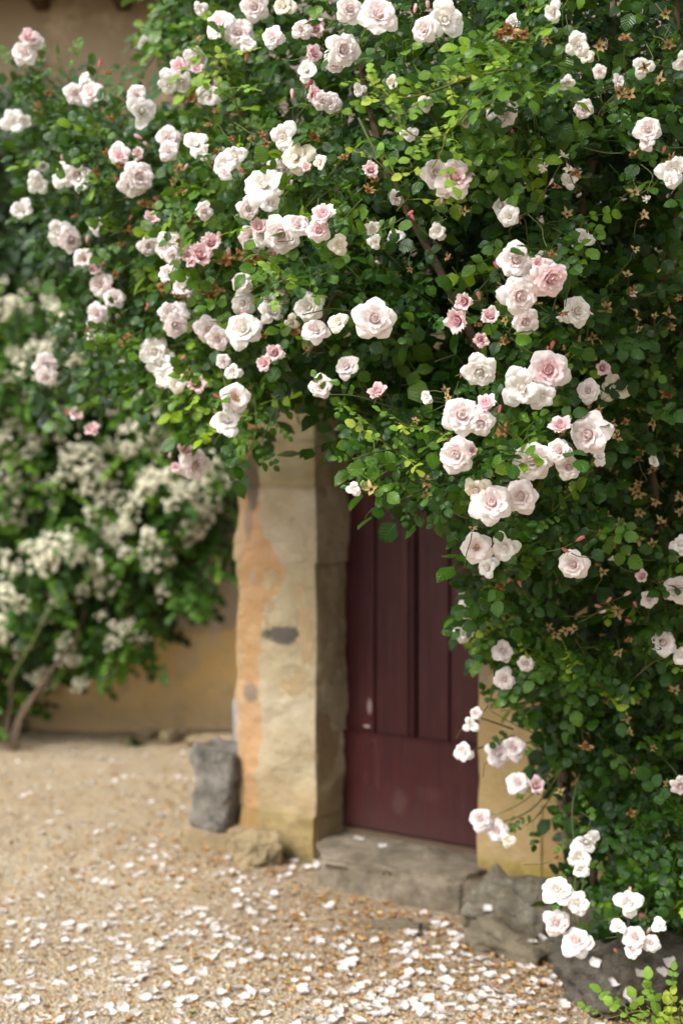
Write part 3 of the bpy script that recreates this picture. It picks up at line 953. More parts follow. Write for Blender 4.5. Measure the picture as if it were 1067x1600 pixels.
def compound(nl, nw, serr, seed, pairs=2, lsize=0.040, gap=0.95):
    """a pinnate rose leaf: rachis along +X, upper side +Z"""
    rs = random.Random(seed)
    A = Acc()
    L = lsize * (1.0 + gap * pairs)
    def rach(t): return Vector((t * L, 0.02 * L * math.sin(t * 3 + seed), -0.20 * L * t * t))
    v, f, u = tube([rach(0), rach(.35), rach(.7), rach(1.0)], [0.0011, 0.0009, 0.0008, 0.0006], 3)
    A.add(v, f, np.full((len(v), 2), 0.5), 0.75)
    spots = [(1.0, 0, 1.08)]
    for p in range(pairs):
        t = 1 - (p + 0.55) * gap * lsize / L
        for sd in (-1, 1): spots.append((t, sd * R(rs.uniform(48, 72)), rs.uniform(0.72, 1.0) * (0.95 - 0.12 * p)))
    tt = rs.uniform(0, 1)
    for (t, ang, sc) in spots:
        V, F, U = leaflet(nl, nw, serr, rs.uniform(0.10, 0.40), rs.uniform(0.05, 0.35), 0.03)
        V = V * lsize * sc
        V[:, 1] *= rs.uniform(0.92, 1.12)
        m = Matrix.Rotation(ang, 3, 'Z') @ Matrix.Rotation(rs.gauss(0, 0.28), 3, 'X') @ Matrix.Rotation(rs.gauss(0.08, 0.22), 3, 'Y')
        V = V @ np.array(m).T + np.array(rach(t)) + np.array((0, 0, 0.001))
        A.add(V, F, U, 0)
    return np.concatenate(A.V), np.concatenate(A.F), np.concatenate(A.U)


def frame(xdir, zdir):
    x = xdir.normalized(); z = (zdir - x * zdir.dot(x))
    if z.length < 1e-3: z = x.orthogonal()
    z.normalize(); y = z.cross(x)
    return Matrix((x, y, z)).transposed()


def build_leaves(items, templates, tint_fn=None):
    """items: (pos, 3x3, scale, tint) -> one mesh"""
    by = {}
    for i, it in enumerate(items): by.setdefault(i % len(templates), []).append(it)
    A = Acc()
    for k, its in by.items():
        V0, F0, U0 = templates[k]
        n_, m_ = len(its), len(V0)
        Rm = np.array([np.array(i[1]) * i[2] for i in its])
        P = np.array([tuple(i[0]) for i in its])
        V = np.einsum('nij,mj->nmi', Rm, V0) + P[:, None, :]
        F = (F0[None] + (np.arange(n_) * m_)[:, None, None]).reshape(-1, 3)
        A.add(V.reshape(-1, 3), F, np.tile(U0, (n_, 1)), np.repeat([i[3] for i in its], m_))
    return A.mesh('foliage')


HI = [compound(7, 4, 0.022, i) for i in range(8)] + [compound(7, 4, 0.022, 20 + i, pairs=3, lsize=0.034) for i in range(3)]
MID = [compound(4, 2, 0.0, 40 + i) for i in range(8)]
LO = [compound(3, 2, 0.0, 60 + i, lsize=0.052) for i in range(6)]

# depth of the front of the climbing rose over the photo plane
CTRL = [(1067, 0, 3.1), (1067, 300, 3.25), (1040, 600, 3.85), (980, 480, 3.6), (1067, 800, 3.9), (1000, 800, 3.9), (1000, 1000, 3.95), (1067, 1200, 3.95), (900, 1400, 4.0), (1000, 1450, 3.95),
        (800, 1000, 4.15), (860, 900, 3.9), (790, 1170, 4.5), (770, 1290, 4.6), (735, 970, 4.3), (735, 650, 3.3), (840, 430, 3.22), (585, 500, 3.32), (650, 700, 3.35), (560, 770, 3.3),
        (770, 790, 3.38), (880, 700, 3.38), (870, 860, 3.45), (500, 350, 3.5), (590, 20, 3.25), (420, 280, 3.7), (340, 390, 3.95), (370, 520, 3.95), (360, 640, 3.95), (450, 650, 4.0), (520, 600, 3.6),
        (300, 500, 4.2), (220, 280, 4.3), (240, 560, 4.5), (150, 440, 4.7), (100, 370, 4.8), (60, 70, 4.8), (20, 180, 5.0), (75, 575, 5.1), (300, 720, 4.6), (150, 650, 5.2), (260, 120, 4.3),
        (350, 40, 4.1), (240, 50, 5.0), (700, 270, 3.3), (900, 100, 3.15), (850, 250, 3.3), (600, 250, 3.5), (470, 100, 3.7), (900, 1100, 4.1), (830, 1300, 4.3)]
CA = np.array(CTRL, float)


def front(px, py):
    d2 = (CA[:, 0] - px) ** 2 + (CA[:, 1] - py) ** 2 + 300
    wt = 1 / d2 ** 1.6
    return float((wt * CA[:, 2]).sum() / wt.sum())


POLY = [(245, -220), (240, 30), (250, 72), (300, 66), (325, 110), (290, 160), (240, 205), (190, 200), (160, 165), (120, 135), (80, 125), (50, 105), (32, 140), (40, 170), (75, 200), (80, 240), (62, 280), (50, 330),
        (85, 400), (120, 430), (140, 500), (100, 540), (60, 560), (70, 600), (130, 640), (200, 600), (280, 620), (325, 640), (335, 665), (362, 690), (392, 650), (432, 620), (500, 585), (540, 600),
        (560, 660), (545, 730), (545, 755), (570, 770), (600, 735), (640, 755), (700, 765), (745, 800), (775, 900), (765, 960), (780, 1010), (825, 1060), (855, 1120), (890, 1180), (905, 1250),
        (925, 1300), (930, 1350), (915, 1420), (930, 1450), (980, 1470), (1040, 1460), (1067, 1440), (1150, 1440), (1250, 1440), (1250, -220)]
PA = np.array(POLY, float)


def inside(px, py):
    x0, y0 = PA[:, 0], PA[:, 1]; x1, y1 = np.roll(x0, -1), np.roll(y0, -1)
    c = ((y0 > py) != (y1 > py)) & (px < (x1 - x0) * (py - y0) / (y1 - y0 + 1e-9) + x0)
    return bool(c.sum() % 2)


def thin(px, py):
    """how dense the rose is here: gaps the photo shows"""
    d = 1.0
    for cx, cy, sx, sy, a in ((890, 930, 38, 45, .93), (430, 90, 30, 40, .6), (200, 600, 120, 90, .55), (100, 520, 90, 90, .45), (230, 200, 25, 35, .7), (735, 15, 30, 30, .7), (860, 20, 25, 30, .6), (560, 60, 25, 40, .4), (930, 1050, 30, 30, .3)):
        d -= a * math.exp(-((px - cx) / sx) ** 2 - ((py - cy) / sy) ** 2)
    return max(0.04, d)


OUT = Vector((-0.45, -0.89, 0.0)).normalized()


def rose_leaves(n, off_lo, off_hi, size=1.0, margin=0.0, clump=True):
    res = []
    while len(res) < n:
        px = random.uniform(-10, 1200); py = random.uniform(-200, 1500)
        if px > 1090 and random.random() < 0.6: continue
        if py < -30 and random.random() < 0.5: continue
        if not inside(px, py): continue
        if margin and not (inside(px + margin, py) and inside(px - margin, py) and inside(px, py + margin)): continue
        if random.random() > thin(px, py): continue
        Y = front(px, py)
        if px < 75 and 200 < py < 540 and random.random() < .72: continue
        # nearer leaves fill more pixels: keep density even in the world
        if random.random() > (Y / 5.2) ** 2 * 1.05: continue
        q = at(px, py, Y)
        nz = noise.fractal(q * 3.4, 0.9, 2.0, 2)
        if clump:
            n2 = noise.noise(q * 9.0)
            if off_hi < 0.3 and random.random() < 0.62 - nz * 1.9 - n2 * 0.9: continue
            if off_hi > 0.3 and random.random() < 0.25 - nz - n2 * .6: continue
            Y2 = Y + random.uniform(off_lo, off_hi) - nz * 0.34 - n2 * 0.07 + 0.02
        else:
            Y2 = Y + random.uniform(off_lo, off_hi)
        p = at(px, py, Y2)
        if in_house(p.x, p.y, 0.04): continue
        x = OUT * random.uniform(0.0, 0.8) + Vector((random.gauss(0, .8), random.gauss(0, .4), random.gauss(-0.25, .55)))
        z = OUT * 0.75 + Vector((random.gauss(0, .38), random.gauss(0, .3), 0.62 + random.gauss(0, .35)))
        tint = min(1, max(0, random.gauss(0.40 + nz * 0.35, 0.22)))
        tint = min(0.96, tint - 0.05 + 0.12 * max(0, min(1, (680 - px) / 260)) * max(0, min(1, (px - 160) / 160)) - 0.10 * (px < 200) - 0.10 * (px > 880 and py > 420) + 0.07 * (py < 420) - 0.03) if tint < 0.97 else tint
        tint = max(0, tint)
        res.append((p, frame(x, z), size * random.uniform(0.58, 1.14), tint, px, py, Y2))
    return res


ROOT = at(900, 1440, 4.78); ROOT.z = 0
rose = empty('climbing_rose', ROOT, label='large pale pink climbing rose spreading over the door and wall', cat='rose bush')

BL = """45 62 34 p|38 80 36 f|57 66 26 w|141 142 36 f|118 146 32 f|131 122 20 w|22 188 34 w|38 190 22 w|225 173 44 w|212 150 30 f|262 214 34 f|262 236 30 f|188 247 27 p|219 276 46 f|205 289 36 f|60 287 32 w|34 326 30 w
68 260 18 w|92 362 36 w|113 375 38 f|131 404 30 o|154 352 26 f|236 342 28 p|233 384 30 f|262 386 42 f|319 330 26 f|307 95 36 f|281 106 32 p|262 131 34 w|285 128 30 w|324 147 40 w|309 108 22 p|341 36 44 f|372 50 44 f|388 68 26 w|397 10 40 f
312 14 20 w|225 66 17 w|349 258 34 w|442 8 34 w|423 58 34 f|547 14 40 f|592 20 60 f|537 77 48 f|524 98 34 f|488 84 32 p|478 108 34 w|492 152 36 p|504 158 26 f|695 30 58 w|661 45 42 f|442 214 40 w|460 244 48 w|498 254 22 w|479 262 18 p
412 286 58 w|389 326 32 f|425 318 28 w|579 266 28 p|712 274 62 g|682 270 44 f|438 366 54 f|393 375 38 g|406 356 32 p|466 350 36 f|506 338 40 p|498 360 34 g|530 383 30 w|582 358 24 w|585 380 22 w|903 71 38 w|780 165 46 f|790 180 34 f
885 131 24 w|937 112 22 f|1012 202 42 f|1008 222 26 f|1053 266 46 w|1046 280 26 w|795 338 32 x|862 19 32 w|156 445 36 f|180 464 30 f|148 422 26 p|150 490 32 f|152 509 28 f|73 570 36 f|71 590 30 f|266 486 32 f|275 508 36 f|240 550 46 x|249 567 42 x
259 590 38 w|326 516 40 f|339 531 36 f|379 512 54 x|120 648 24 p|146 672 28 p|290 705 30 p|307 728 44 f|275 730 18 p|369 621 42 o|356 655 44 w|349 565 22 f|364 582 24 w|330 380 32 p|310 400 42 p|427 486 36 w|481 479 44 x|494 514 40 f|528 503 30 w
586 498 62 f|429 552 32 p|414 569 28 p|590 614 36 p|665 620 22 w|554 764 20 w|725 471 34 p|714 501 44 p|766 494 34 p|751 531 28 p|806 405 54 f|862 437 60 g|813 463 60 f|821 503 44 f|840 411 24 p|903 486 46 x|917 494 22 p|749 583 50 x
856 578 64 g|814 606 60 w|847 621 38 w|941 575 28 p|918 610 36 f|959 606 42 w|722 648 62 f|761 633 40 p|750 662 44 f|711 711 56 f|737 704 20 p|877 668 44 p|916 680 66 f|830 719 62 f|873 704 38 f|888 730 38 f|937 713 24 w|742 768 44 w|768 784 62 f|812 775 54 f
744 855 46 o|787 856 44 w|759 886 36 w|894 882 46 f|729 952 28 w|729 987 34 w|787 1016 34 f|821 1038 28 f|787 1062 34 f|1004 901 24 p|1055 920 42 f|1014 935 28 f|1036 1004 40 f|1062 1023 30 w|1064 849 32 w|742 1115 20 f|736 1132 24 w|723 1175 30 w
779 1175 40 f|802 1167 38 f|808 1221 36 f|836 1228 32 p|751 1279 36 f|776 1297 34 f|793 1312 22 w|1063 1230 32 f|916 1318 38 w|905 1340 38 w|907 1360 26 w|871 1388 46 x|900 1412 36 x|869 1443 40 f|900 1468 48 f|982 1410 40 w|993 1464 36 f|967 1447 26 w|1029 1444 24 w
986 1483 30 f|1016 1474 28 f|340 130 22 p|170 455 20 p|300 410 20 p|350 270 22 f|455 505 22 w|690 300 20 w|640 210 24 w|612 130 24 w|665 160 26 w|725 190 20 f|560 140 22 w|1020 720 18 w"""
BLN = np.array([[float(t) for t in a.split()[:3]] for a in BL.replace('\n', '|').split('|')])


def clear_of_blooms(l, k=0.72):
    d = np.hypot(BLN[:, 0] - l[4], BLN[:, 1] - l[5] + 4)
    return not bool((d < BLN[:, 2] * k + 5).any())


L1 = rose_leaves(1900, -0.03, 0.12)
L2 = rose_leaves(2400, 0.12, 0.50, 1.02)
L3 = rose_leaves(4300, 0.35, 1.0, 1.15, 4, False)
L1 = [l for l in L1 if clear_of_blooms(l) or random.random() < 0.10]
def strays(l):      # sprays that would hang out beyond the edge of the canopy over the jamb
    q = l[0] + l[1] @ Vector((0.115, 0, -0.02)) * l[2]
    tx, ty = 533.5 + q.x / q.y * FPX, 750 - (q.z - CAM_H) / q.y * FPX
    return (380 < tx < 535 and ty > 735) or (535 <= tx < 600 and ty > 830)


L1 = [l for l in L1 if not strays(l)]
L2 = [l for l in L2 if not strays(l)]
L3 = [l for l in L3 if not strays(l)]
L1 = [l for l in L1 if not (440 < l[4] < 590 and l[5] > 665)]
L2 = [l for l in L2 if l[6] > front(l[4], l[5]) + 0.05 or clear_of_blooms(l)]
vis = [l for l in L1 if 0 < l[4] < 1067 and 0 < l[5] < 1600]
vis.sort(key=lambda l: l[6] / l[2])
pick = vis[:300]
pset = set(id(l) for l in pick)
leaf_meshes = []
for i, (V, F, U) in enumerate(HI):
    for t in (0.15, 0.4, 0.65, 0.88):
        me = np_mesh('leaf', V, F, U, np.full(len(V), t)); me.materials.append(M['leaf']); leaf_meshes.append((t, me))


def place(name, me, parent, p, rot3, sc, mat=None):
    o = bpy.data.objects.new(name, me); col.objects.link(o)
    if parent:
        o.parent = parent; o.matrix_parent_inverse = Matrix.Translation(-parent.location)
    o.matrix_basis = Matrix.Translation(p) @ rot3.to_4x4() @ Matrix.Scale(sc, 4)
    if mat:
        o.material_slots[0].link = 'OBJECT'; o.material_slots[0].material = mat
    return o


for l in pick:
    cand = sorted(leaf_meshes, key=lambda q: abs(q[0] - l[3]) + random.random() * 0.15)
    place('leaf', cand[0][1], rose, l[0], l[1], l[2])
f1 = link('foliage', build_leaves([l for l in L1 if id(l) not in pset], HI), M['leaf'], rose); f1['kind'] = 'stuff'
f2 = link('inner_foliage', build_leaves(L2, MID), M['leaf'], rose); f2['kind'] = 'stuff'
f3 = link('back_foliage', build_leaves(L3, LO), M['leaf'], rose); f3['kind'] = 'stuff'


# canes of the climbing rose
def cane(cp, r0, r1, mat, parent=rose, name='cane', jit=0.02, n=8):
    pts = spline(cp, n, jit)
    rad = [r0 + (r1 - r0) * i / (len(pts) - 1) for i in range(len(pts))]
    v, f, u = tube(pts, rad, 7)
    return link(name, np_mesh(name, v, f, u), mat, parent), pts


G = lambda *a: [at(*q) for q in a]
cane([ROOT] + G((880, 1250, 4.75), (862, 1050, 4.72), (850, 960, 4.6), (836, 905, 4.4), (826, 820, 4.1), (800, 650, 3.8), (700, 450, 3.7), (600, 250, 3.7), (560, 60, 3.8)), 0.022, 0.008, M['bark'])
cane([ROOT + Vector((.05, 0, 0))] + G((930, 1250, 4.7), (930, 1000, 4.6), (900, 700, 4.2), (900, 400, 3.8), (950, 100, 3.6), (960, -150, 3.6)), 0.02, 0.008, M['bark'])
cane([ROOT + Vector((.15, -.05, 0))] + G((1010, 1200, 4.5), (1040, 900, 4.3), (1000, 600, 4.1), (1060, 300, 3.7), (1040, -100, 3.6)), 0.016, 0.007, M['bark'])
cane(G((836, 905, 4.4), (760, 640, 4.2), (560, 480, 4.1), (400, 420, 4.3), (250, 380, 4.7), (120, 300, 5.1), (50, 150, 5.1)), 0.014, 0.004, M['bark'])
cane(G((800, 650, 3.9), (620, 400, 4.0), (440, 250, 4.2), (330, 130, 4.4), (280, 60, 4.7)), 0.012, 0.004, M['bark'])
cane(G((800, 560, 3.9), (640, 560, 4.0), (500, 540, 4.1), (380, 520, 4.3), (260, 540, 4.7), (140, 560, 5.2)), 0.010, 0.003, M['green_stem'])
cane(G((900, 500, 3.8), (760, 300, 3.7), (640, 120, 3.6), (590, -60, 3.6)), 0.010, 0.004, M['green_stem'])
cane(G((640, 540, 3.9), (560, 480, 3.75), (520, 460, 3.6), (500, 520, 3.55), (480, 560, 3.6)), 0.006, 0.003, M['bark'], jit=0.01)
cane(G((560, 185, 3.42), (585, 235, 3.4), (612, 270, 3.4), (640, 330, 3.45)), 0.0035, 0.003, M['green_stem'], jit=0.004)

twigs = Acc()
bases = [l for l in L2 if random.random() < 0.2]
for l in bases[:330]:
    p = l[0]; d = Vector((random.gauss(0, .5), random.gauss(0, .3), random.gauss(-.1, .6))).normalized()
    ln = random.uniform(.06, .2)
    q = p + d * ln; mid = (p + q) / 2 + Vector((0, 0, random.uniform(.01, .05)))
    v, f, u = tube([p, mid, q], [0.0022, 0.0018, 0.0012], 4)
    twigs.add(v, f, u)
tw = link('twigs', twigs.mesh('twigs'), M['green_stem'], rose); tw['kind'] = 'stuff'

# young lime shoots: arching stem with pale leaves set along it
lime_meshes = []
for i in range(6):
    V, F, U = compound(6, 4, 0.018, 90 + i, pairs=2, lsize=0.034)
    me = np_mesh('young_leaf', V, F, U, np.full(len(V), [0.15, .4, .6, .8, 1.0, .5][i])); me.materials.append(M['lime']); lime_meshes.append(me)


def shoot(cp, nleaf, r=0.0022, parent=rose, size=1.0, mat='red_stem', stem_name='shoot'):
    o, pts = cane(cp, r, r * 0.5, M[mat], parent, stem_name, 0.003, 6)
    for k in range(nleaf):
        t = (k + 0.6) / nleaf * (len(pts) - 1.01)
        i = int(t); p = pts[i].lerp(pts[i + 1], t - i)
        tg = (pts[i + 1] - pts[i]).normalized()
        side = tg.cross(Vector((0, -0.6, 0.8))).normalized() * (1 if k % 2 else -1)
        x = side * 0.9 + tg * 0.6 + Vector((random.gauss(0, .2), -0.25, random.gauss(0.0, .25)))
        z = Vector((random.gauss(0, .25), -0.55, 0.85))
        l_ = place('young_leaf', random.choice(lime_meshes), parent, p, frame(x, z), size * random.uniform(.75, 1.1) * (1.05 - 0.35 * k / nleaf))
    return pts


shoot(G((790, 122, 3.3), (750, 117, 3.2), (687, 139, 3.12), (635, 152, 3.08), (597, 144, 3.06), (572, 118, 3.05)), 13, size=.85)
shoot(G((765, 128, 3.3), (738, 165, 3.18), (699, 208, 3.1), (650, 212, 3.08), (620, 185, 3.06)), 10, size=.85)
shoot(G((860, 150, 3.35), (800, 112, 3.2), (752, 118, 3.15), (740, 100, 3.1)), 7, size=.9)
shoot(G((700, 205, 3.15), (690, 235, 3.12), (675, 262, 3.1)), 4, size=.9)
shoot(G((375, 185, 3.95), (366, 150, 3.9), (355, 110, 3.85), (352, 85, 3.85)), 6, size=1.0)
shoot(G((640, 720, 3.45), (600, 690, 3.3), (582, 665, 3.25), (560, 655, 3.22)), 5, size=.8)
shoot(G((700, 680, 3.4), (650, 668, 3.28), (618, 660, 3.22)), 5, size=.9)
shoot(G((500, 470, 3.6), (470, 440, 3.5), (448, 436, 3.45), (425, 450, 3.45)), 5, size=.8)
shoot(G((850, 1010, 4.2), (810, 985, 4.1), (775, 965, 4.05), (752, 940, 4.05)), 7, size=1.15)
shoot(G((850, 1040, 4.2), (822, 1010, 4.1), (805, 990, 4.05)), 5, size=1.15)
shoot(G((390, 660, 4.05), (360, 650, 3.95), (335, 645, 3.9)), 3, size=.9)
shoot(G((900, 1000, 4.1), (920, 1040, 3.98), (905, 1070, 3.95)), 4, size=1.2)
shoot(G((950, 1100, 4.1), (990, 1060, 3.95), (1020, 1035, 3.9), (1050, 1025, 3.88)), 5, size=1.25)
shoot(G((620, 330, 3.5), (640, 300, 3.35), (600, 262, 3.3), (570, 235, 3.3)), 3, size=.8)

# mature dark-leaved side shoots breaking the outline
dark_meshes = [me for t, me in leaf_meshes if t in (0.4, 0.65)]


def side_shoot(cp, nleaf, size=1.0, r=0.0026):
    o, pts = cane(cp, r, r * 0.5, M['green_stem'], rose, 'shoot', 0.004, 6)
    for k in range(nleaf):
        t = (k + 0.8) / nleaf * (len(pts) - 1.01); i = int(t); p = pts[i].lerp(pts[i + 1], t - i)
        tg = (pts[i + 1] - pts[i]).normalized()
        side = tg.cross(Vector((0, -0.9, 0.3))).normalized() * (1 if k % 2 else -1)
        x = side * 0.8 + tg * 0.5 + Vector((random.gauss(0, .2), -0.2, random.gauss(-0.25, .25)))
        z = Vector((random.gauss(-0.1, .25), -0.8, 0.5 + random.gauss(0, .2)))
        fr_, sz_ = frame(x, z), size * random.uniform(.50, .78)
        if not strays((p, fr_, sz_)): place('leaf', random.choice(dark_meshes), rose, p, fr_, sz_)


side_shoot(G((620, 640, 3.5), (560, 620, 3.35), (515, 616, 3.3)), 4, .8)
side_shoot(G((640, 700, 3.5), (590, 705, 3.35), (552, 716, 3.3)), 4, .6)
side_shoot(G((640, 720, 3.5), (605, 735, 3.35), (572, 760, 3.3)), 4, .65)
side_shoot(G((690, 740, 3.5), (650, 770, 3.35), (612, 782, 3.35)), 4, .9)
side_shoot(G((760, 800, 3.5), (730, 810, 3.4), (705, 800, 3.4)), 3, .9)
side_shoot(G((860, 1150, 4.3), (820, 1140, 4.3), (765, 1110, 4.35)), 4, .9)
side_shoot(G((870, 1230, 4.3), (840, 1275, 4.35), (822, 1290, 4.4)), 4, .9)
side_shoot(G((880, 1200, 4.3), (820, 1250, 4.5), (772, 1275, 4.6)), 4, .8)
side_shoot(G((905, 1210, 4.2), (893, 1260, 4.1), (895, 1310, 4.05), (905, 1350, 4.0)), 6, .9)
side_shoot(G((985, 1295, 4.1), (1010, 1345, 3.98), (1030, 1380, 3.95), (1031, 1425, 3.93)), 4, .8)
side_shoot(G((900, 1340, 4.1), (900, 1400, 4.0), (930, 1440, 3.95)), 5, 1.0)
side_shoot(G((400, 620, 4.1), (400, 680, 4.05), (378, 725, 4.05)), 5, .9)
side_shoot(G((440, 600, 4.1), (425, 650, 4.0), (410, 690, 3.98)), 5, .9)
side_shoot(G((250, 60, 5.0), (235, 100, 4.95), (215, 105, 4.95)), 4, 1.1)
side_shoot(G((100, 150, 5.0), (60, 110, 4.9), (20, 112, 4.9)), 4, 1.2)
side_shoot(G((140, 160, 5.0), (105, 120, 4.9), (95, 85, 4.9)), 4, 1.2)


# ------------------------------------------------------------------ rose blooms
def petal(L, W, th0, th1, p=1.0, r0=0.06, curl=0.0, flat=0.0, tip=0.0, nl=6, nw=6, seed=0, rcmin=0.12, ruffle=0.025):
    rs = random.Random(seed)
    V, U, F = [], [], []
    r, z = r0, 0.0
    ph, ph2 = rs.uniform(0, 6), rs.uniform(0, 6)
    skew = rs.uniform(-0.12, 0.12)
    prev = 0.0
    for i in range(nl + 1):
        t = i / nl
        th = th0 + (th1 - th0) * t ** p
        if i:
            dt = t - prev
            r += math.sin(th) * L * dt; z += math.cos(th) * L * dt
        prev = t
        wd = W * max(0.16, (t ** 0.5) * (1 - t ** 3.2) ** 0.47 if t < 1 else 0.12)
        for j in range(nw + 1):
            s = j / nw * 2 - 1
            lat = s * wd + skew * t * t * L
            rc = max(abs(r), rcmin)
            phi = lat / rc
            cx, cy = rc * math.cos(phi) + (r - rc), rc * math.sin(phi)
            fx, fy = r, lat
            x = cx * (1 - flat) + fx * flat; y = cy * (1 - flat) + fy * flat
            nrx, nz_ = math.cos(th), -math.sin(th)      # backward (outer) normal
            back = curl * (s * s) * (0.25 + 0.75 * t) * W * 0.6 + tip * max(0, t - 0.7) ** 2 * L * 4
            back += ruffle * L * math.sin(5.5 * s + ph) * t + ruffle * 0.6 * L * math.sin(9 * t + ph2) * abs(s)
            ext = 0.035 * L * t ** 3 * (1 - s * s) ** 2
            x += math.sin(th) * ext; zz = z + math.cos(th) * ext
            V.append((x + nrx * back, y, zz + nz_ * back)); U.append((t, j / nw))
    for i in range(nl):
        for j in range(nw):
            q = i * (nw + 1) + j
            F.append((q, q + 1, q + nw + 2, q + nw + 1))
    return np.array(V), tris(F), np.array(U)


def rotz(V, a):
    c, s = math.cos(a), math.sin(a)
    W = V.copy(); W[:, 0] = V[:, 0] * c - V[:, 1] * s; W[:, 1] = V[:, 0] * s + V[:, 1] * c
    return W


def heart_mesh(kind, seed):
    rs = random.Random(seed); A = Acc()
    def ring(n, tint, **k):
        a0 = rs.uniform(0, 6.28)
        for i in range(n):
            kk = dict(k); kk['L'] *= rs.uniform(.9, 1.1); kk['W'] *= rs.uniform(.85, 1.15)
            kk['th1'] += rs.gauss(0, R(6)); kk['seed'] = rs.random()
            V, F, U = petal(**kk)
            A.add(rotz(V, a0 + i * 6.283 / n + rs.gauss(0, .12)), F, U, tint)
    if kind != 'open':      # solid filler dome, added so the heart shows no dark hole
        v, f, u = tube([(0, 0, .0), (0, 0, .15), (.01, 0, .30), (0, .01, .38), (0, 0, .41)], [.10, .19, .19, .11, .03], 9)
        A.add(v, f, np.full((len(v), 2), 0.4), .55)
    if kind == 'full':
        ring(3, 0.75, L=.50, W=.26, th0=R(12), th1=R(-12), r0=.04, nl=4, nw=4)
        ring(4, 0.55, L=.54, W=.32, th0=R(22), th1=R(0), r0=.07, nl=4, nw=4, curl=.2)
        ring(6, 0.30, L=.62, W=.38, th0=R(38), th1=R(22), r0=.08, nl=5, nw=5, curl=.35, tip=.1)
        ring(6, 0.12, L=.72, W=.50, th0=R(50), th1=R(42), r0=.08, nl=6, nw=6, curl=.22, flat=.25, tip=.35)
    elif kind == 'cup':
        ring(3, 0.9, L=.66, W=.28, th0=R(10), th1=R(-8), r0=.04, nl=4, nw=4)
        ring(5, 0.6, L=.70, W=.40, th0=R(20), th1=R(2), r0=.08, nl=5, nw=4, curl=.2)
        ring(6, 0.35, L=.76, W=.48, th0=R(34), th1=R(16), r0=.09, nl=5, nw=5, curl=.4, tip=.3)
    elif kind == 'open':
        ring(5, 0.25, L=.55, W=.32, th0=R(62), th1=R(50), r0=.12, nl=5, nw=5, curl=.1, flat=.5)
        for i in range(46):      # stamens
            a = rs.uniform(0, 6.283); rr = rs.uniform(.02, .20); h = rs.uniform(.10, .24)
            b = (math.cos(a) * rr * .4, math.sin(a) * rr * .4, .02); t = (math.cos(a) * rr, math.sin(a) * rr, h)
            v, f, u = tube([b, t, (t[0], t[1], t[2] + .03)], [.007, .006, .018], 4)
            A.add(v, f, u, 0)
    elif kind == 'loose':
        ring(5, 0.30, L=.52, W=.36, th0=R(30), th1=R(10), r0=.05, nl=4, nw=4, curl=.3)
        ring(5, 0.1, L=.66, W=.46, th0=R(50), th1=R(46), r0=.08, nl=5, nw=5, curl=.35, flat=.3, tip=.5)
    return A.mesh('rose_bloom')


HEART = {k: [heart_mesh(k, 100 * j + i) for i in range(4)] for j, k in enumerate(('full', 'cup', 'open', 'loose'))}
for k, ms in HEART.items():
    for me in ms: me.materials.append(M['pet_pale'])
# the open flowers get a separate golden boss
def boss_mesh(seed):
    rs = random.Random(seed); A = Acc()
    for i in range(60):
        a = rs.uniform(0, 6.283); rr = .24 * rs.random() ** .5; h = rs.uniform(.10, .26)
        v, f, u = tube([(math.cos(a) * rr * .4, math.sin(a) * rr * .4, .05), (math.cos(a) * rr, math.sin(a) * rr, h), (math.cos(a) * rr, math.sin(a) * rr, h + .035)], [.008, .007, .020], 4)
        A.add(v, f, u, 0)
    return A.mesh('stamens')
BOSS = boss_mesh(1); BOSS.materials.append(M['stamen'])

PET = []
for i in range(10):     # outer petals, two lengths, reflexed with rolled margins
    V, F, U = petal(.84 if i < 5 else .95, .62 if i < 5 else .72, R(52 if i < 5 else 66), R(64 if i < 5 else 84), 1.0, .09, .16 + .10 * (i % 3), .38, .9 if i % 2 else .4, 7, 8, seed=500 + i, ruffle=.028)
    me = np_mesh('petal', V, F, U, np.full(len(V), 0.0)); me.materials.append(M['pet_pale']); PET.append(me)
CUPPET = []
for i in range(4):
    V, F, U = petal(.80, .66, R(40), R(22), 1.0, .10, .30, .10, .8, 6, 7, seed=600 + i)
    me = np_mesh('petal', V, F, U, np.full(len(V), 0.25)); me.materials.append(M['pet_pink']); CUPPET.append(me)


def calyx_mesh(seed, dry=False, long_=0.5):
    rs = random.Random(seed); A = Acc()
    for i in range(5):
        V, F, U = petal(long_ * rs.uniform(.85, 1.15), .085, R(60), R(115 if not dry else 85) + rs.gauss(0, .25), 1, .06, -.3, .8, 0, 5, 2, seed=rs.random())
        V = V.copy(); V[:, 1] *= (1 - U[:, 0] * 0.75)
        V[:, 2] -= .03
        A.add(rotz(V, i * 1.2566 + rs.gauss(0, .1)), F, U, 0)
    v, f, u = tube([(0, 0, -.28), (0, 0, -.20), (0, 0, -.08), (0, 0, 0.02)], [.03, .09, .11, .08], 8)
    A.add(v, f, u, 0)
    return A.mesh('calyx')


CAL = [calyx_mesh(i) for i in range(3)]
for me in CAL: me.materials.append(M['calyx'])
STEM = []
for i in range(4):
    rs = random.Random(i)
    v, f, u = tube(spline([(0, 0, -.02), (0.004 * rs.uniform(-1, 1), .002, -.05), (.01 * rs.uniform(-1, 1), .01, -.08), (.02 * rs.uniform(-1, 1), .02, -.11)], 4), 0.0013, 5)
    me = np_mesh('stem', v, f, u); me.materials.append(M['green_stem']); STEM.append(me)

TINT = {'w': 'pet_white', 'f': 'pet_pale', 'p': 'pet_pink'}


def child(name, me, par, mat4, mat=None):
    o = bpy.data.objects.new(name, me); col.objects.link(o); o.parent = par; o.matrix_basis = mat4
    if mat: o.material_slots[0].link = 'OBJECT'; o.material_slots[0].material = mat
    return o


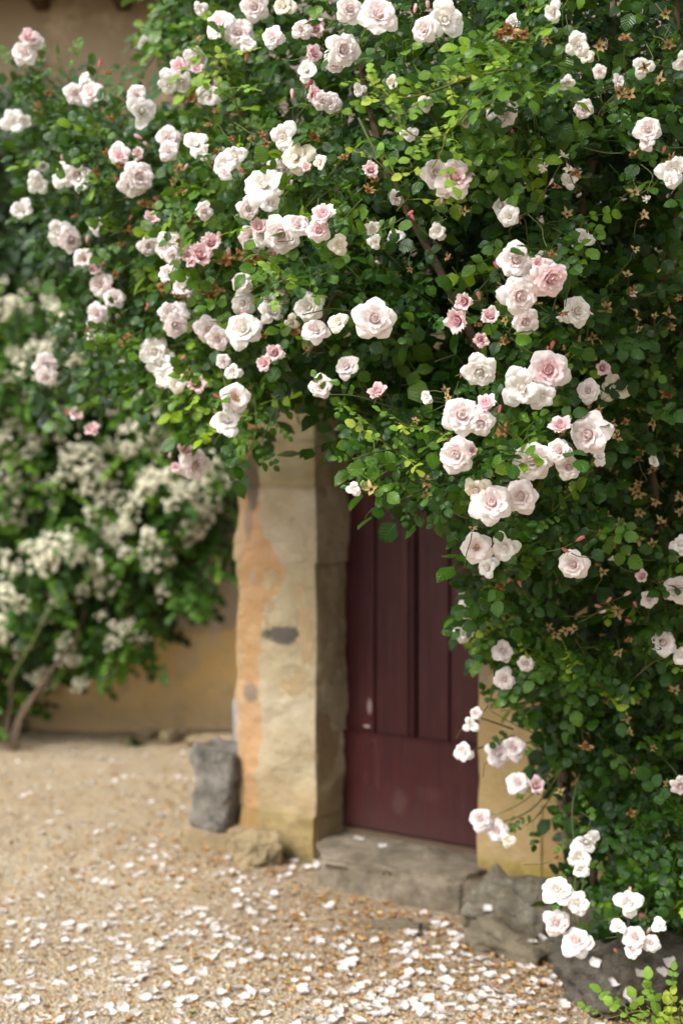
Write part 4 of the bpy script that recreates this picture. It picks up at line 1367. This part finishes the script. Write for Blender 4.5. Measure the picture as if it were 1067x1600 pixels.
def bloom(px, py, d, typ, Y=None, parts=None):
    """typ: f full pale, g full pinker, w loose white, p pink cup, o open with stamens"""
    Yf = (front(px, py) if Y is None else Y) - 0.17
    p = at(px, py, Yf)
    rad = d / 2 / FPX * Yf
    kind = {'f': 'full', 'g': 'full', 'w': 'loose', 'p': 'cup', 'o': 'open', 'x': 'full'}[typ]
    mt = M[{'f': 'pet_pale', 'g': 'pet_pink', 'w': 'pet_white', 'p': 'pet_pink', 'o': 'pet_pale', 'x': 'pet_white'}[typ]]
    ax = (cam.location - p).normalized() * 0.9 + Vector((random.gauss(-.05, .28), 0, random.gauss(.06, .26)))
    if typ in 'wx' and random.random() < .22: mt = M['pet_old']
    if typ == 'o': ax = (cam.location - p).normalized() + Vector((random.gauss(0, .1), 0, .1))
    if typ == 'p': ax += Vector((random.gauss(0, .3), 0, .35))
    rot = ax.to_track_quat('Z', 'Y').to_matrix() @ Matrix.Rotation(random.uniform(0, 6.28), 3, 'Z')
    sc = rad * (1.0 if kind != 'cup' else 1.25)
    root = place('rose_bloom', random.choice(HEART[kind]), rose, p - ax.normalized() * rad * 0.35, rot, sc, mt)
    if parts is None: parts = d >= 28
    ring = []
    if kind == 'cup':
        for i in range(5): ring.append((random.choice(CUPPET), i * 1.257 + random.gauss(0, .1), random.uniform(.75, .95), random.gauss(0, .06)))
    elif kind == 'loose':
        for i in range(5): ring.append((PET[random.randrange(5)], i * 1.257 + random.gauss(0, .2), random.uniform(.8, 1.0), random.gauss(-.1, .14)))
        for i in range(3): ring.append((PET[5 + random.randrange(5)], i * 2.0 + random.gauss(0, .4), random.uniform(.9, 1.1), random.gauss(0, .22)))
    elif kind == 'open':
        for i in range(5): ring.append((PET[random.randrange(5)], i * 1.257, .92, random.gauss(0.02, .04)))
        for i in range(5): ring.append((PET[5 + random.randrange(5)], .6 + i * 1.257, .98, random.gauss(.12, .05)))
    else:
        for i in range(5): ring.append((PET[random.randrange(5)], i * 1.257 + random.gauss(0, .1), random.uniform(.8, 1.0), random.gauss(0, .06)))
        for i in range(5): ring.append((PET[5 + random.randrange(5)], .6 + i * 1.257 + random.gauss(0, .12), random.uniform(.85, 1.02), random.gauss(0, .08)))
    om = M['pet_pale'] if typ in ('g', 'p') and random.random() < (.6 if typ == 'g' else .25) else mt
    for me, a, s, tl in ring:
        child('petal', me, root, Matrix.Rotation(a, 4, 'Z') @ Matrix.Rotation(tl, 4, 'Y') @ Matrix.Scale(s, 4), om)
    if kind == 'open': child('stamens', BOSS, root, Matrix.Identity(4))
    if parts:
        child('calyx', random.choice(CAL), root, Matrix.Translation((0, 0, -.02)))
    child('stem', random.choice(STEM), root, Matrix.Scale(1 / sc, 4) @ Matrix.Translation((0, 0, -0.008)))
    return root


for row in BL.replace('\n', '|').split('|'):
    a = row.split()
    bloom(float(a[0]), float(a[1]), float(a[2]) * (1.20 if float(a[0]) < 560 else 1.14), a[3])

# further blooms among the leaves, in twos and threes
for _ in range(22):
    cx, cy = random.uniform(40, 560), random.uniform(20, 600)
    if not inside(cx, cy): continue
    for _k in range(random.choice((1, 2, 2, 3))):
        bloom(cx + random.gauss(0, 18), cy + random.gauss(0, 16), random.uniform(28, 46), random.choice('ffwwpfx'), front(cx, cy) + random.uniform(.0, .14))
for _ in range(14):
    cx, cy = random.uniform(560, 1067), random.uniform(20, 420)
    bloom(cx, cy, random.uniform(22, 40), random.choice('ffwwx'), front(cx, cy) + random.uniform(.12, .25))

# buds
def bud_mesh(seed):
    A = Acc(); rs = random.Random(seed)
    for i in range(4):
        V, F, U = petal(1.0, .42, R(26), R(-20), 1, .05, 0, 0, 0, 5, 4, seed=rs.random(), rcmin=.2)
        A.add(rotz(V, i * 1.571), F, U, rs.uniform(0, .6))
    return A.mesh('bud')


BUD = [bud_mesh(i) for i in range(3)]
for me in BUD: me.materials.append(M['pet_bud'])
BUDCAL = [calyx_mesh(50 + i, long_=.75) for i in range(2)]
for me in BUDCAL: me.materials.append(M['calyx'])


def bud(px, py, d, pink=False):
    Yf = front(px, py) - 0.12
    p = at(px, py, Yf); s = d / FPX * Yf
    ax = Vector((random.gauss(0, .5), -0.45, random.uniform(.2, 1)))
    rot = ax.to_track_quat('Z', 'Y').to_matrix()
    o = place('bud', random.choice(BUD), rose, p - ax.normalized() * s * .4, rot, s, M['pet_pink'] if pink else None)
    child('calyx', random.choice(BUDCAL), o, Matrix.Scale(.8, 4))
    child('stem', random.choice(STEM), o, Matrix.Scale(1 / s, 4) @ Matrix.Translation((0, 0, .008)))


for q in """309 62 16|310 130 16|457 148 16|482 132 18|775 415 14|748 463 14|862 540 16|855 545 12|883 860 14|905 842 15|980 865 12|934 947 12|950 938 12|940 956 12|978 928 14|992 945 12|982 970 12|1038 932 14|812 913 12|790 890 12|755 905 10
379 268 14|455 287 12|342 372 18|358 395 16|300 325 12|246 312 14|217 214 14|229 226 13|379 490 14|340 620 14|250 606 14|290 262 12|98 247 12|204 340 10|137 374 14|266 712 14|105 645 14|1036 235 12|860 285 12|800 208 14|780 640 14|752 640 12|721 585 12
983 1392 14|1003 1430 16|1012 1455 14|962 1486 12|984 1425 12|668 8 14|648 14 14|690 315 12|645 340 12|640 333 12|385 90 14|156 100 14|230 480 12|285 560 12|590 410 10|830 1090 10|838 1100 10""".replace('\n', '|').split('|'):
    a = [float(t) for t in q.split()]
    bud(*a, pink=random.random() < .4)

# spent flowers: dry star of sepals round a brown hip
def star_mesh(seed):
    rs = random.Random(seed); A = Acc()
    for i in range(5):
        V, F, U = petal(rs.uniform(.6, 1.0), .5, R(75), R(60) + rs.gauss(.3, .6), 1, .10, -.5, .8, 0, 6, 2, seed=rs.random())
        V = V.copy(); V[:, 1] *= (1 - U[:, 0] * .8)
        A.add(rotz(V, i * 1.2566 + rs.gauss(0, .15)), F, U, 0)
    return A.mesh('spent_bloom')


def tuft_mesh(seed):
    rs = random.Random(seed); A = Acc()
    for i in range(26):
        a = rs.uniform(0, 6.28); rr = .22 * rs.random()
        v, f, u = tube([(rr * .5 * math.cos(a), rr * .5 * math.sin(a), 0), (rr * math.cos(a), rr * math.sin(a), rs.uniform(.1, .3))], [.03, .018], 4)
        A.add(v, f, u)
    v, f, u = tube([(0, 0, -.35), (0, 0, -.25), (0, 0, -.08), (0, 0, .05)], [.04, .15, .19, .10], 8)
    A.add(v, f, u)
    return A.mesh('hip')


def brown_mesh(seed):
    rs = random.Random(seed); A = Acc()
    for i in range(14):
        V, F, U = petal(rs.uniform(.5, .95), rs.uniform(.15, .35), R(rs.uniform(10, 80)), R(rs.uniform(-20, 140)), 1, .06, rs.uniform(-1.2, 1.2), .2, rs.uniform(-.5, 1), 5, 4, seed=rs.random(), ruffle=.12)
        A.add(rotz(V, rs.uniform(0, 6.28)), F, U, rs.uniform(0, 1))
    return A.mesh('withered_bloom')


STAR = [star_mesh(i) for i in range(6)]; TUFT = [tuft_mesh(i) for i in range(3)]; BROWN = [brown_mesh(i) for i in range(5)]
for me in STAR: me.materials.append(M['sepal'])
for me in TUFT: me.materials.append(M['hip'])
for me in BROWN: me.materials.append(M['pet_brown'])


def star(px, py, d):
    Yf = front(px, py) - 0.06
    p = at(px, py, Yf); s = d / 2 / FPX * Yf * 1.15
    ax = (cam.location - p).normalized() + Vector((random.gauss(0, .45), 0, random.gauss(0, .45)))
    o = place('spent_bloom', random.choice(STAR), rose, p, ax.to_track_quat('Z', 'Y').to_matrix() @ Matrix.Rotation(random.uniform(0, 6), 3, 'Z'), s)
    child('hip', random.choice(TUFT), o, Matrix.Identity(4))
    child('stem', random.choice(STEM), o, Matrix.Scale(1 / s, 4) @ Matrix.Translation((0, 0, .01)))


def brown(px, py, d, mat=None):
    d *= 1.15
    Yf = front(px, py) - 0.13
    p = at(px, py, Yf); s = d / 2 / FPX * Yf
    ax = Vector((random.gauss(0, .6), -.8, random.gauss(0, .6)))
    o = place('withered_bloom', random.choice(BROWN), rose, p, ax.to_track_quat('Z', 'Y').to_matrix(), s, mat)
    child('stem', random.choice(STEM), o, Matrix.Scale(1 / s, 4))


for q in """946 482 26|904 538 26|1043 492 26|963 533 24|984 545 24|983 148 26|885 335 22|1038 22 20|855 62 22|935 72 24|1043 70 24|1031 125 26|965 145 28|1006 105 22|870 290 18|948 480 20|666 752 26|580 764 28|737 827 20|935 775 20|665 770 20|960 675 24|1018 661 24|1055 705 22|1000 705 20
963 683 22|1019 735 22|978 762 24|992 765 20|1062 775 22|1000 800 22|1023 783 20|932 812 22|968 820 22|997 842 24|1030 815 22|938 833 24|965 851 24|1017 850 22|1063 800 20|965 957 26|1055 870 20|993 1090 22|978 1122 22|845 1076 18|883 985 22|868 992 20|897 983 20|855 980 18|750 860 16
702 690 18|725 330 18|990 390 20|980 430 20|1005 335 20|990 300 22|730 580 16|648 657 16|695 610 18|700 622 16|790 500 18|640 420 14|875 1238 20|1043 1225 18|1040 1303 18|945 1095 18|970 140 20|783 535 14|1060 465 16|1020 560 18|1045 590 16|990 600 18|1040 640 16|1000 640 16|1060 560 14|935 640 14""".replace('\n', '|').split('|'):
    a = [float(t) for t in q.split()]; star(*a)
for q in """786 677 34|456 514 32|574 300 26|583 280 22|402 398 34|415 410 26|395 410 28|320 452 26|330 460 24|795 50 34|783 56 30|818 55 24|803 345 24|860 395 18|700 405 16|1043 612 22|745 505 20|790 530 20|1047 512 16|855 560 16|880 580 16|880 488 18|933 725 22|778 912 26|915 1165 24|955 1058 16|985 1270 18|870 1342 18|982 1002 16|985 238 22|1050 250 22|990 455 20
290 465 24|265 440 22|285 305 22|290 215 20|310 210 20|225 320 20|273 285 18|300 155 22|170 115 16|120 340 16|190 380 20|340 240 22|352 408 26|370 400 24|480 545 14|300 340 18|975 62 20|900 272 22|975 660 16|255 450 24|275 460 22|333 448 22|345 455 20|230 395 18|180 430 18|140 520 16|295 350 18""".replace('\n', '|').split('|'):
    a = [float(t) for t in q.split()]; brown(*a)
for q in "847 262 20|888 265 20|880 245 18|583 375 20|793 60 20|878 497 22|957 875 16|990 460 14|1010 310 16|720 925 14".split('|'):
    a = [float(t) for t in q.split()]; brown(*a, mat=M['pet_white'])
# fill with random spent stars / small blooms out of the listed ones
for _ in range(28):
    px, py = random.uniform(880, 1067), random.uniform(430, 1250)
    if inside(px, py): star(px, py, random.uniform(16, 24))
for _ in range(40):
    px, py = random.uniform(60, 560), random.uniform(100, 620)
    if inside(px, py): brown(px, py, random.uniform(14, 22))

# stems tying the outlying clusters back to the canes
for a in [((735, 955), (800, 985)), ((729, 990), (800, 1010)), ((723, 1178), (800, 1150)), ((742, 1118), (800, 1140)), ((790, 1172), (860, 1150)), ((820, 1228), (870, 1200)), ((765, 1290), (830, 1265), (880, 1200)),
          ((554, 764), (575, 740), (620, 720)), ((40, 85), (60, 120), (110, 170)), ((135, 150), (150, 180)), ((22, 190), (60, 200)), ((73, 590), (110, 560), (160, 540)), ((307, 735), (330, 690), (350, 620)),
          ((290, 715), (320, 680)), ((120, 655), (160, 620), (200, 560)), ((146, 676), (170, 630)), ((900, 1470), (905, 1420), (915, 1340)), ((870, 1440), (895, 1400)), ((990, 1465), (1010, 1420), (1020, 1360)), ((1029, 1446), (1030, 1380))]:
    cp = [at(x, y, front(x, y) + (0.0 if k == 0 else .1)) for k, (x, y) in enumerate(a)]
    cane(cp, 0.0022, 0.003, M['green_stem'], rose, 'shoot', .004, 6)

# ------------------------------------------------------------------ white rambler on the wing
RROOT = at(14, 1172, 8.4); RROOT.z = 0
ramb = empty('rambling_rose', RROOT, label='cream white rambling rose in clusters climbing the back wing wall', cat='rose bush')
RPOLY = [(-300, 130), (60, 135), (110, 180), (250, 180), (420, 300), (420, 700), (375, 740), (368, 800), (345, 860), (315, 915), (250, 940), (232, 1000), (175, 1020), (110, 1040), (70, 1040), (45, 1070), (10, 1120), (-60, 1130), (-300, 1130)]
RA = np.array(RPOLY, float)


def rin(px, py):
    x0, y0 = RA[:, 0], RA[:, 1]; x1, y1 = np.roll(x0, -1), np.roll(y0, -1)
    c = ((y0 > py) != (y1 > py)) & (px < (x1 - x0) * (py - y0) / (y1 - y0 + 1e-9) + x0)
    return bool(c.sum() % 2)


def rfront(px, py):
    base = 8.3 + 0.25 * (px / 400) + 0.35 * max(0, (py - 900) / 250)
    if py < 450: base += 0.3
    return base + 0.35 * noise.noise(Vector((px * .010, py * .010, 3)))


def ramb_leaves(n, lo, hi, size, tint0):
    res = []
    while len(res) < n:
        px, py = random.uniform(-280, 420), random.uniform(130, 1160)
        if px < -40 and random.random() < .7: continue
        if not rin(px, py): continue
        Y = rfront(px, py) + random.uniform(lo, hi)
        q = at(px, py, Y)
        nz = noise.fractal(q * 2.4, 0.9, 2, 2)
        if hi < .4 and random.random() < .5 - nz * 1.4: continue
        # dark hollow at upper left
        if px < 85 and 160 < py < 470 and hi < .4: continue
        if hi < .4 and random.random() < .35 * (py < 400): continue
        p = at(px, py, min(Y - nz * .15, WY - 0.08))
        x = Vector((random.gauss(0, .8), random.gauss(-.3, .4), random.gauss(-.35, .5)))
        z = Vector((random.gauss(-.2, .35), -.7, .65 + random.gauss(0, .3)))
        tn = min(1, max(0, random.gauss(tint0 + nz * .4, .25)))
        if px < 85 and 150 < py < 480: tn *= .15  # deep shade of the hollow put into the leaf colour
        res.append((p, frame(x, z), size * random.uniform(.75, 1.25), tn, px, py, Y))
    return res


RHI = [compound(5, 2, 0, 200 + i, pairs=3, lsize=0.052, gap=.8) for i in range(6)]
for V, F, U in RHI: V[:, 1] *= .85
RLO = [compound(3, 2, 0, 220 + i, pairs=3, lsize=0.06, gap=.8) for i in range(5)]
Q1 = ramb_leaves(1700, -.05, .2, 1.0, .55)
Q2 = ramb_leaves(3000, .15, .7, 1.1, .3)
rvis = sorted([l for l in Q1 if 0 < l[4] < 370], key=lambda l: l[6] / l[2])[:300]
rs_ = set(id(l) for l in rvis)
rmesh = []
for V, F, U in RHI:
    for t in (.2, .5, .75, .95):
        me = np_mesh('leaf', V, F, U, np.full(len(V), t)); me.materials.append(M['rleaf']); rmesh.append((t, me))
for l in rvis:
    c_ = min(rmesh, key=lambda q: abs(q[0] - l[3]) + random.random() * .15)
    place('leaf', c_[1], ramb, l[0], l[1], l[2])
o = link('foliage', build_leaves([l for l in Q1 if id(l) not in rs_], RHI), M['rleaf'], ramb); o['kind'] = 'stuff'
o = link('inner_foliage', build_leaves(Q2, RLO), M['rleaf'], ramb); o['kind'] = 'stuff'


def cluster_mesh(seed):
    rs = random.Random(seed); A = Acc()
    n_ = rs.randint(12, 18)
    for i in range(n_):
        d = Vector((rs.gauss(0, 1), rs.gauss(0, 1), abs(rs.gauss(0, .8)))).normalized()
        c = d * rs.uniform(.35, 1.0) * .095
        c.z *= .6
        r_ = rs.uniform(.012, .018)
        rot = np.array((d + Vector((0, 0, .8))).to_track_quat('Z', 'Y').to_matrix())
        for (nn, th0, th1, L, tt) in ((5, 35, 20, .6, .5), (6, 60, 70, .85, .1), (6, 75, 95, 1, 0)):
            a0 = rs.uniform(0, 6)
            for k in range(nn):
                V, F, U = petal(L, .42, R(th0), R(th1), 1, .08, .3, .4, .2, 3, 2, seed=rs.random())
                V = rotz(V, a0 + k * 6.283 / nn) * r_
                A.add(V @ rot.T + np.array(c), F, U, tt)
        v, f, u = tube([(0, 0, -.06), tuple(c * .5 + Vector((0, 0, -.02))), tuple(c)], .0012, 3)
        A.add(v, f, u, 1)
    return A.mesh('flower_cluster')


CLU = [cluster_mesh(i) for i in range(7)]
for me in CLU: me.materials.append(M['pet_cream'])


def rcluster(px, py, s=1.0):
    Y = rfront(px, py) - .10
    p = at(px, py, Y)
    ax = Vector((random.gauss(-.15, .3), -1, random.uniform(-.1, .6)))
    place('flower_cluster', random.choice(CLU), ramb, p, ax.to_track_quat('Z', 'Y').to_matrix() @ Matrix.Rotation(random.uniform(0, 6), 3, 'Z'), s)


for q in """55 452|82 468|78 485|28 478|4 476|112 515|128 520|75 537|50 545|198 562|190 575|14 600|45 612|72 625|95 630|28 662|5 690|85 670|52 690|30 715|48 700|28 740|10 745|25 775|62 752|80 760|98 750|52 788|10 790|8 808|25 805|52 860|78 850|85 870|108 846|118 862|75 882|10 880|15 920|22 930|35 945|8 985|12 975|105 1030|122 1030|100 1028|58 1058|66 1062
167 1045|122 1068|203 988|178 1010|228 998|165 912|160 880|188 830|200 818|178 822|240 812|252 800|278 808|290 825|300 840|236 848|262 868|232 880|318 815|308 790|255 920|140 700|150 720|172 700|190 692|205 700|222 690|232 672|242 660|215 665|195 672|250 700|262 690|150 740|165 755|185 745|140 760|120 700|108 715|130 735|205 735|222 750|235 735|255 745|240 760
268 730|282 745|290 765|270 790|220 780|205 770|180 775|160 790|145 800|198 795|300 770|315 750|330 780|328 800|345 790|350 750|325 720|340 735|300 650|280 640|262 640|290 600|310 590|215 620|230 640|180 640|160 622|60 590|72 572|300 560|322 560|285 545|330 600|338 620|310 630|345 640|40 580|75 600|120 560|140 545|95 590|80 615|100 500|95 510""".replace('\n', '|').split('|'):
    a = [float(t) for t in q.split()]
    if 140 < a[0] < 350 and 640 < a[1] < 830 and random.random() < .22: continue
    rcluster(a[0] + random.gauss(0, 3), a[1] + random.gauss(0, 3), random.uniform(.7, 1.1) * (.75 if a[1] > 980 and a[0] > 90 else 1))

for _ in range(75):
    px, py = random.uniform(0, 360), random.uniform(430, 1060)
    if rin(px + 15, py + 25) and rin(px - 10, py): rcluster(px, py, random.uniform(.45, .85))


def rcane(cp, r0, r1, mat='bark', name='cane'):
    pts = spline(cp, 8, .03); rad = [r0 + (r1 - r0) * i / (len(pts) - 1) for i in range(len(pts))]
    v, f, u = tube(pts, rad, 8)
    return link(name, np_mesh(name, v, f, u), M[mat], ramb)


rcane([RROOT] + G((30, 1120, 8.5), (70, 1075, 8.55), (100, 1040, 8.6), (140, 930, 8.7), (180, 800, 8.8), (220, 600, 8.8)), .020, .009)
rcane([RROOT + Vector((-.02, .02, 0))] + G((12, 1130, 8.5), (22, 1080, 8.55), (20, 950, 8.7), (60, 750, 8.7), (60, 500, 8.8)), .015, .008)
rcane([RROOT + Vector((.03, 0, 0))] + G((40, 1110, 8.3), (75, 1060, 8.3), (110, 1010, 8.35), (120, 985, 8.4)), .014, .010)
rcane(G((15, 1070, 7.9), (45, 1010, 7.8), (80, 955, 7.75), (110, 920, 7.8)), .010, .006, 'green_stem', 'shoot')
rcane(G((120, 660, 7.6), (150, 600, 7.5), (155, 540, 7.5)), .006, .004, 'green_stem', 'shoot')

# ------------------------------------------------------------------ small plants
PR = at(1090, 1600, 3.75); PR.z = 0.10
young = empty('young_rose', Vector((PR.x, 3.75, 0.0)), label='low young rose with round lime green leaves in front of the dark boulder', cat='plant')
for cp, nl in ((G((1100, 1640, 3.75), (1062, 1590, 3.7), (1045, 1555, 3.68)), 6), (G((1100, 1640, 3.75), (1020, 1585, 3.65), (940, 1592, 3.62)), 8), (G((1110, 1640, 3.8), (1085, 1575, 3.75), (1066, 1535, 3.75)), 6),
               (G((1100, 1660, 3.7), (1030, 1620, 3.65), (990, 1600, 3.6)), 6), (G((1100, 1640, 3.7), (1050, 1605, 3.66), (1010, 1572, 3.64)), 7)):
    shoot([Vector((young.location.x, 3.8, 0.0))] + cp[1:], nl, parent=young, size=1.05, stem_name='stem')


def weed(px, py, s, label):
    Y = CAM_H * FPX / (py - 750.0); x = (px - 533.5) / FPX * Y
    A = Acc()
    for i in range(9):
        V, F, U = leaflet(4, 2, 0, .3, .5)
        a = random.uniform(0, 6.28); m_ = Matrix.Rotation(a, 3, 'Z') @ Matrix.Rotation(-random.uniform(.3, 1.1), 3, 'Y')
        A.add((V * s * random.uniform(.6, 1)) @ np.array(m_).T, F, U, random.random())
    me = A.mesh('weed'); o = link('weed', me, M['rleaf']); o.location = (x, Y, gz(x, Y)); tag(o, label=label, cat='weed')


weed(212, 1162, .10, 'small green weed at the foot of the back wing wall')
weed(848, 1510, .035, 'tiny green weed beside the flat ledge stone')
weed(299, 1592, .02, 'tiny green seedling on the open gravel')
weed(1062, 1490, .05, 'small green weed behind the large dark boulder')
print('objects', len(bpy.data.objects), 'tris', sum(len(o.data.polygons) for o in bpy.data.objects if o.type == 'MESH'))
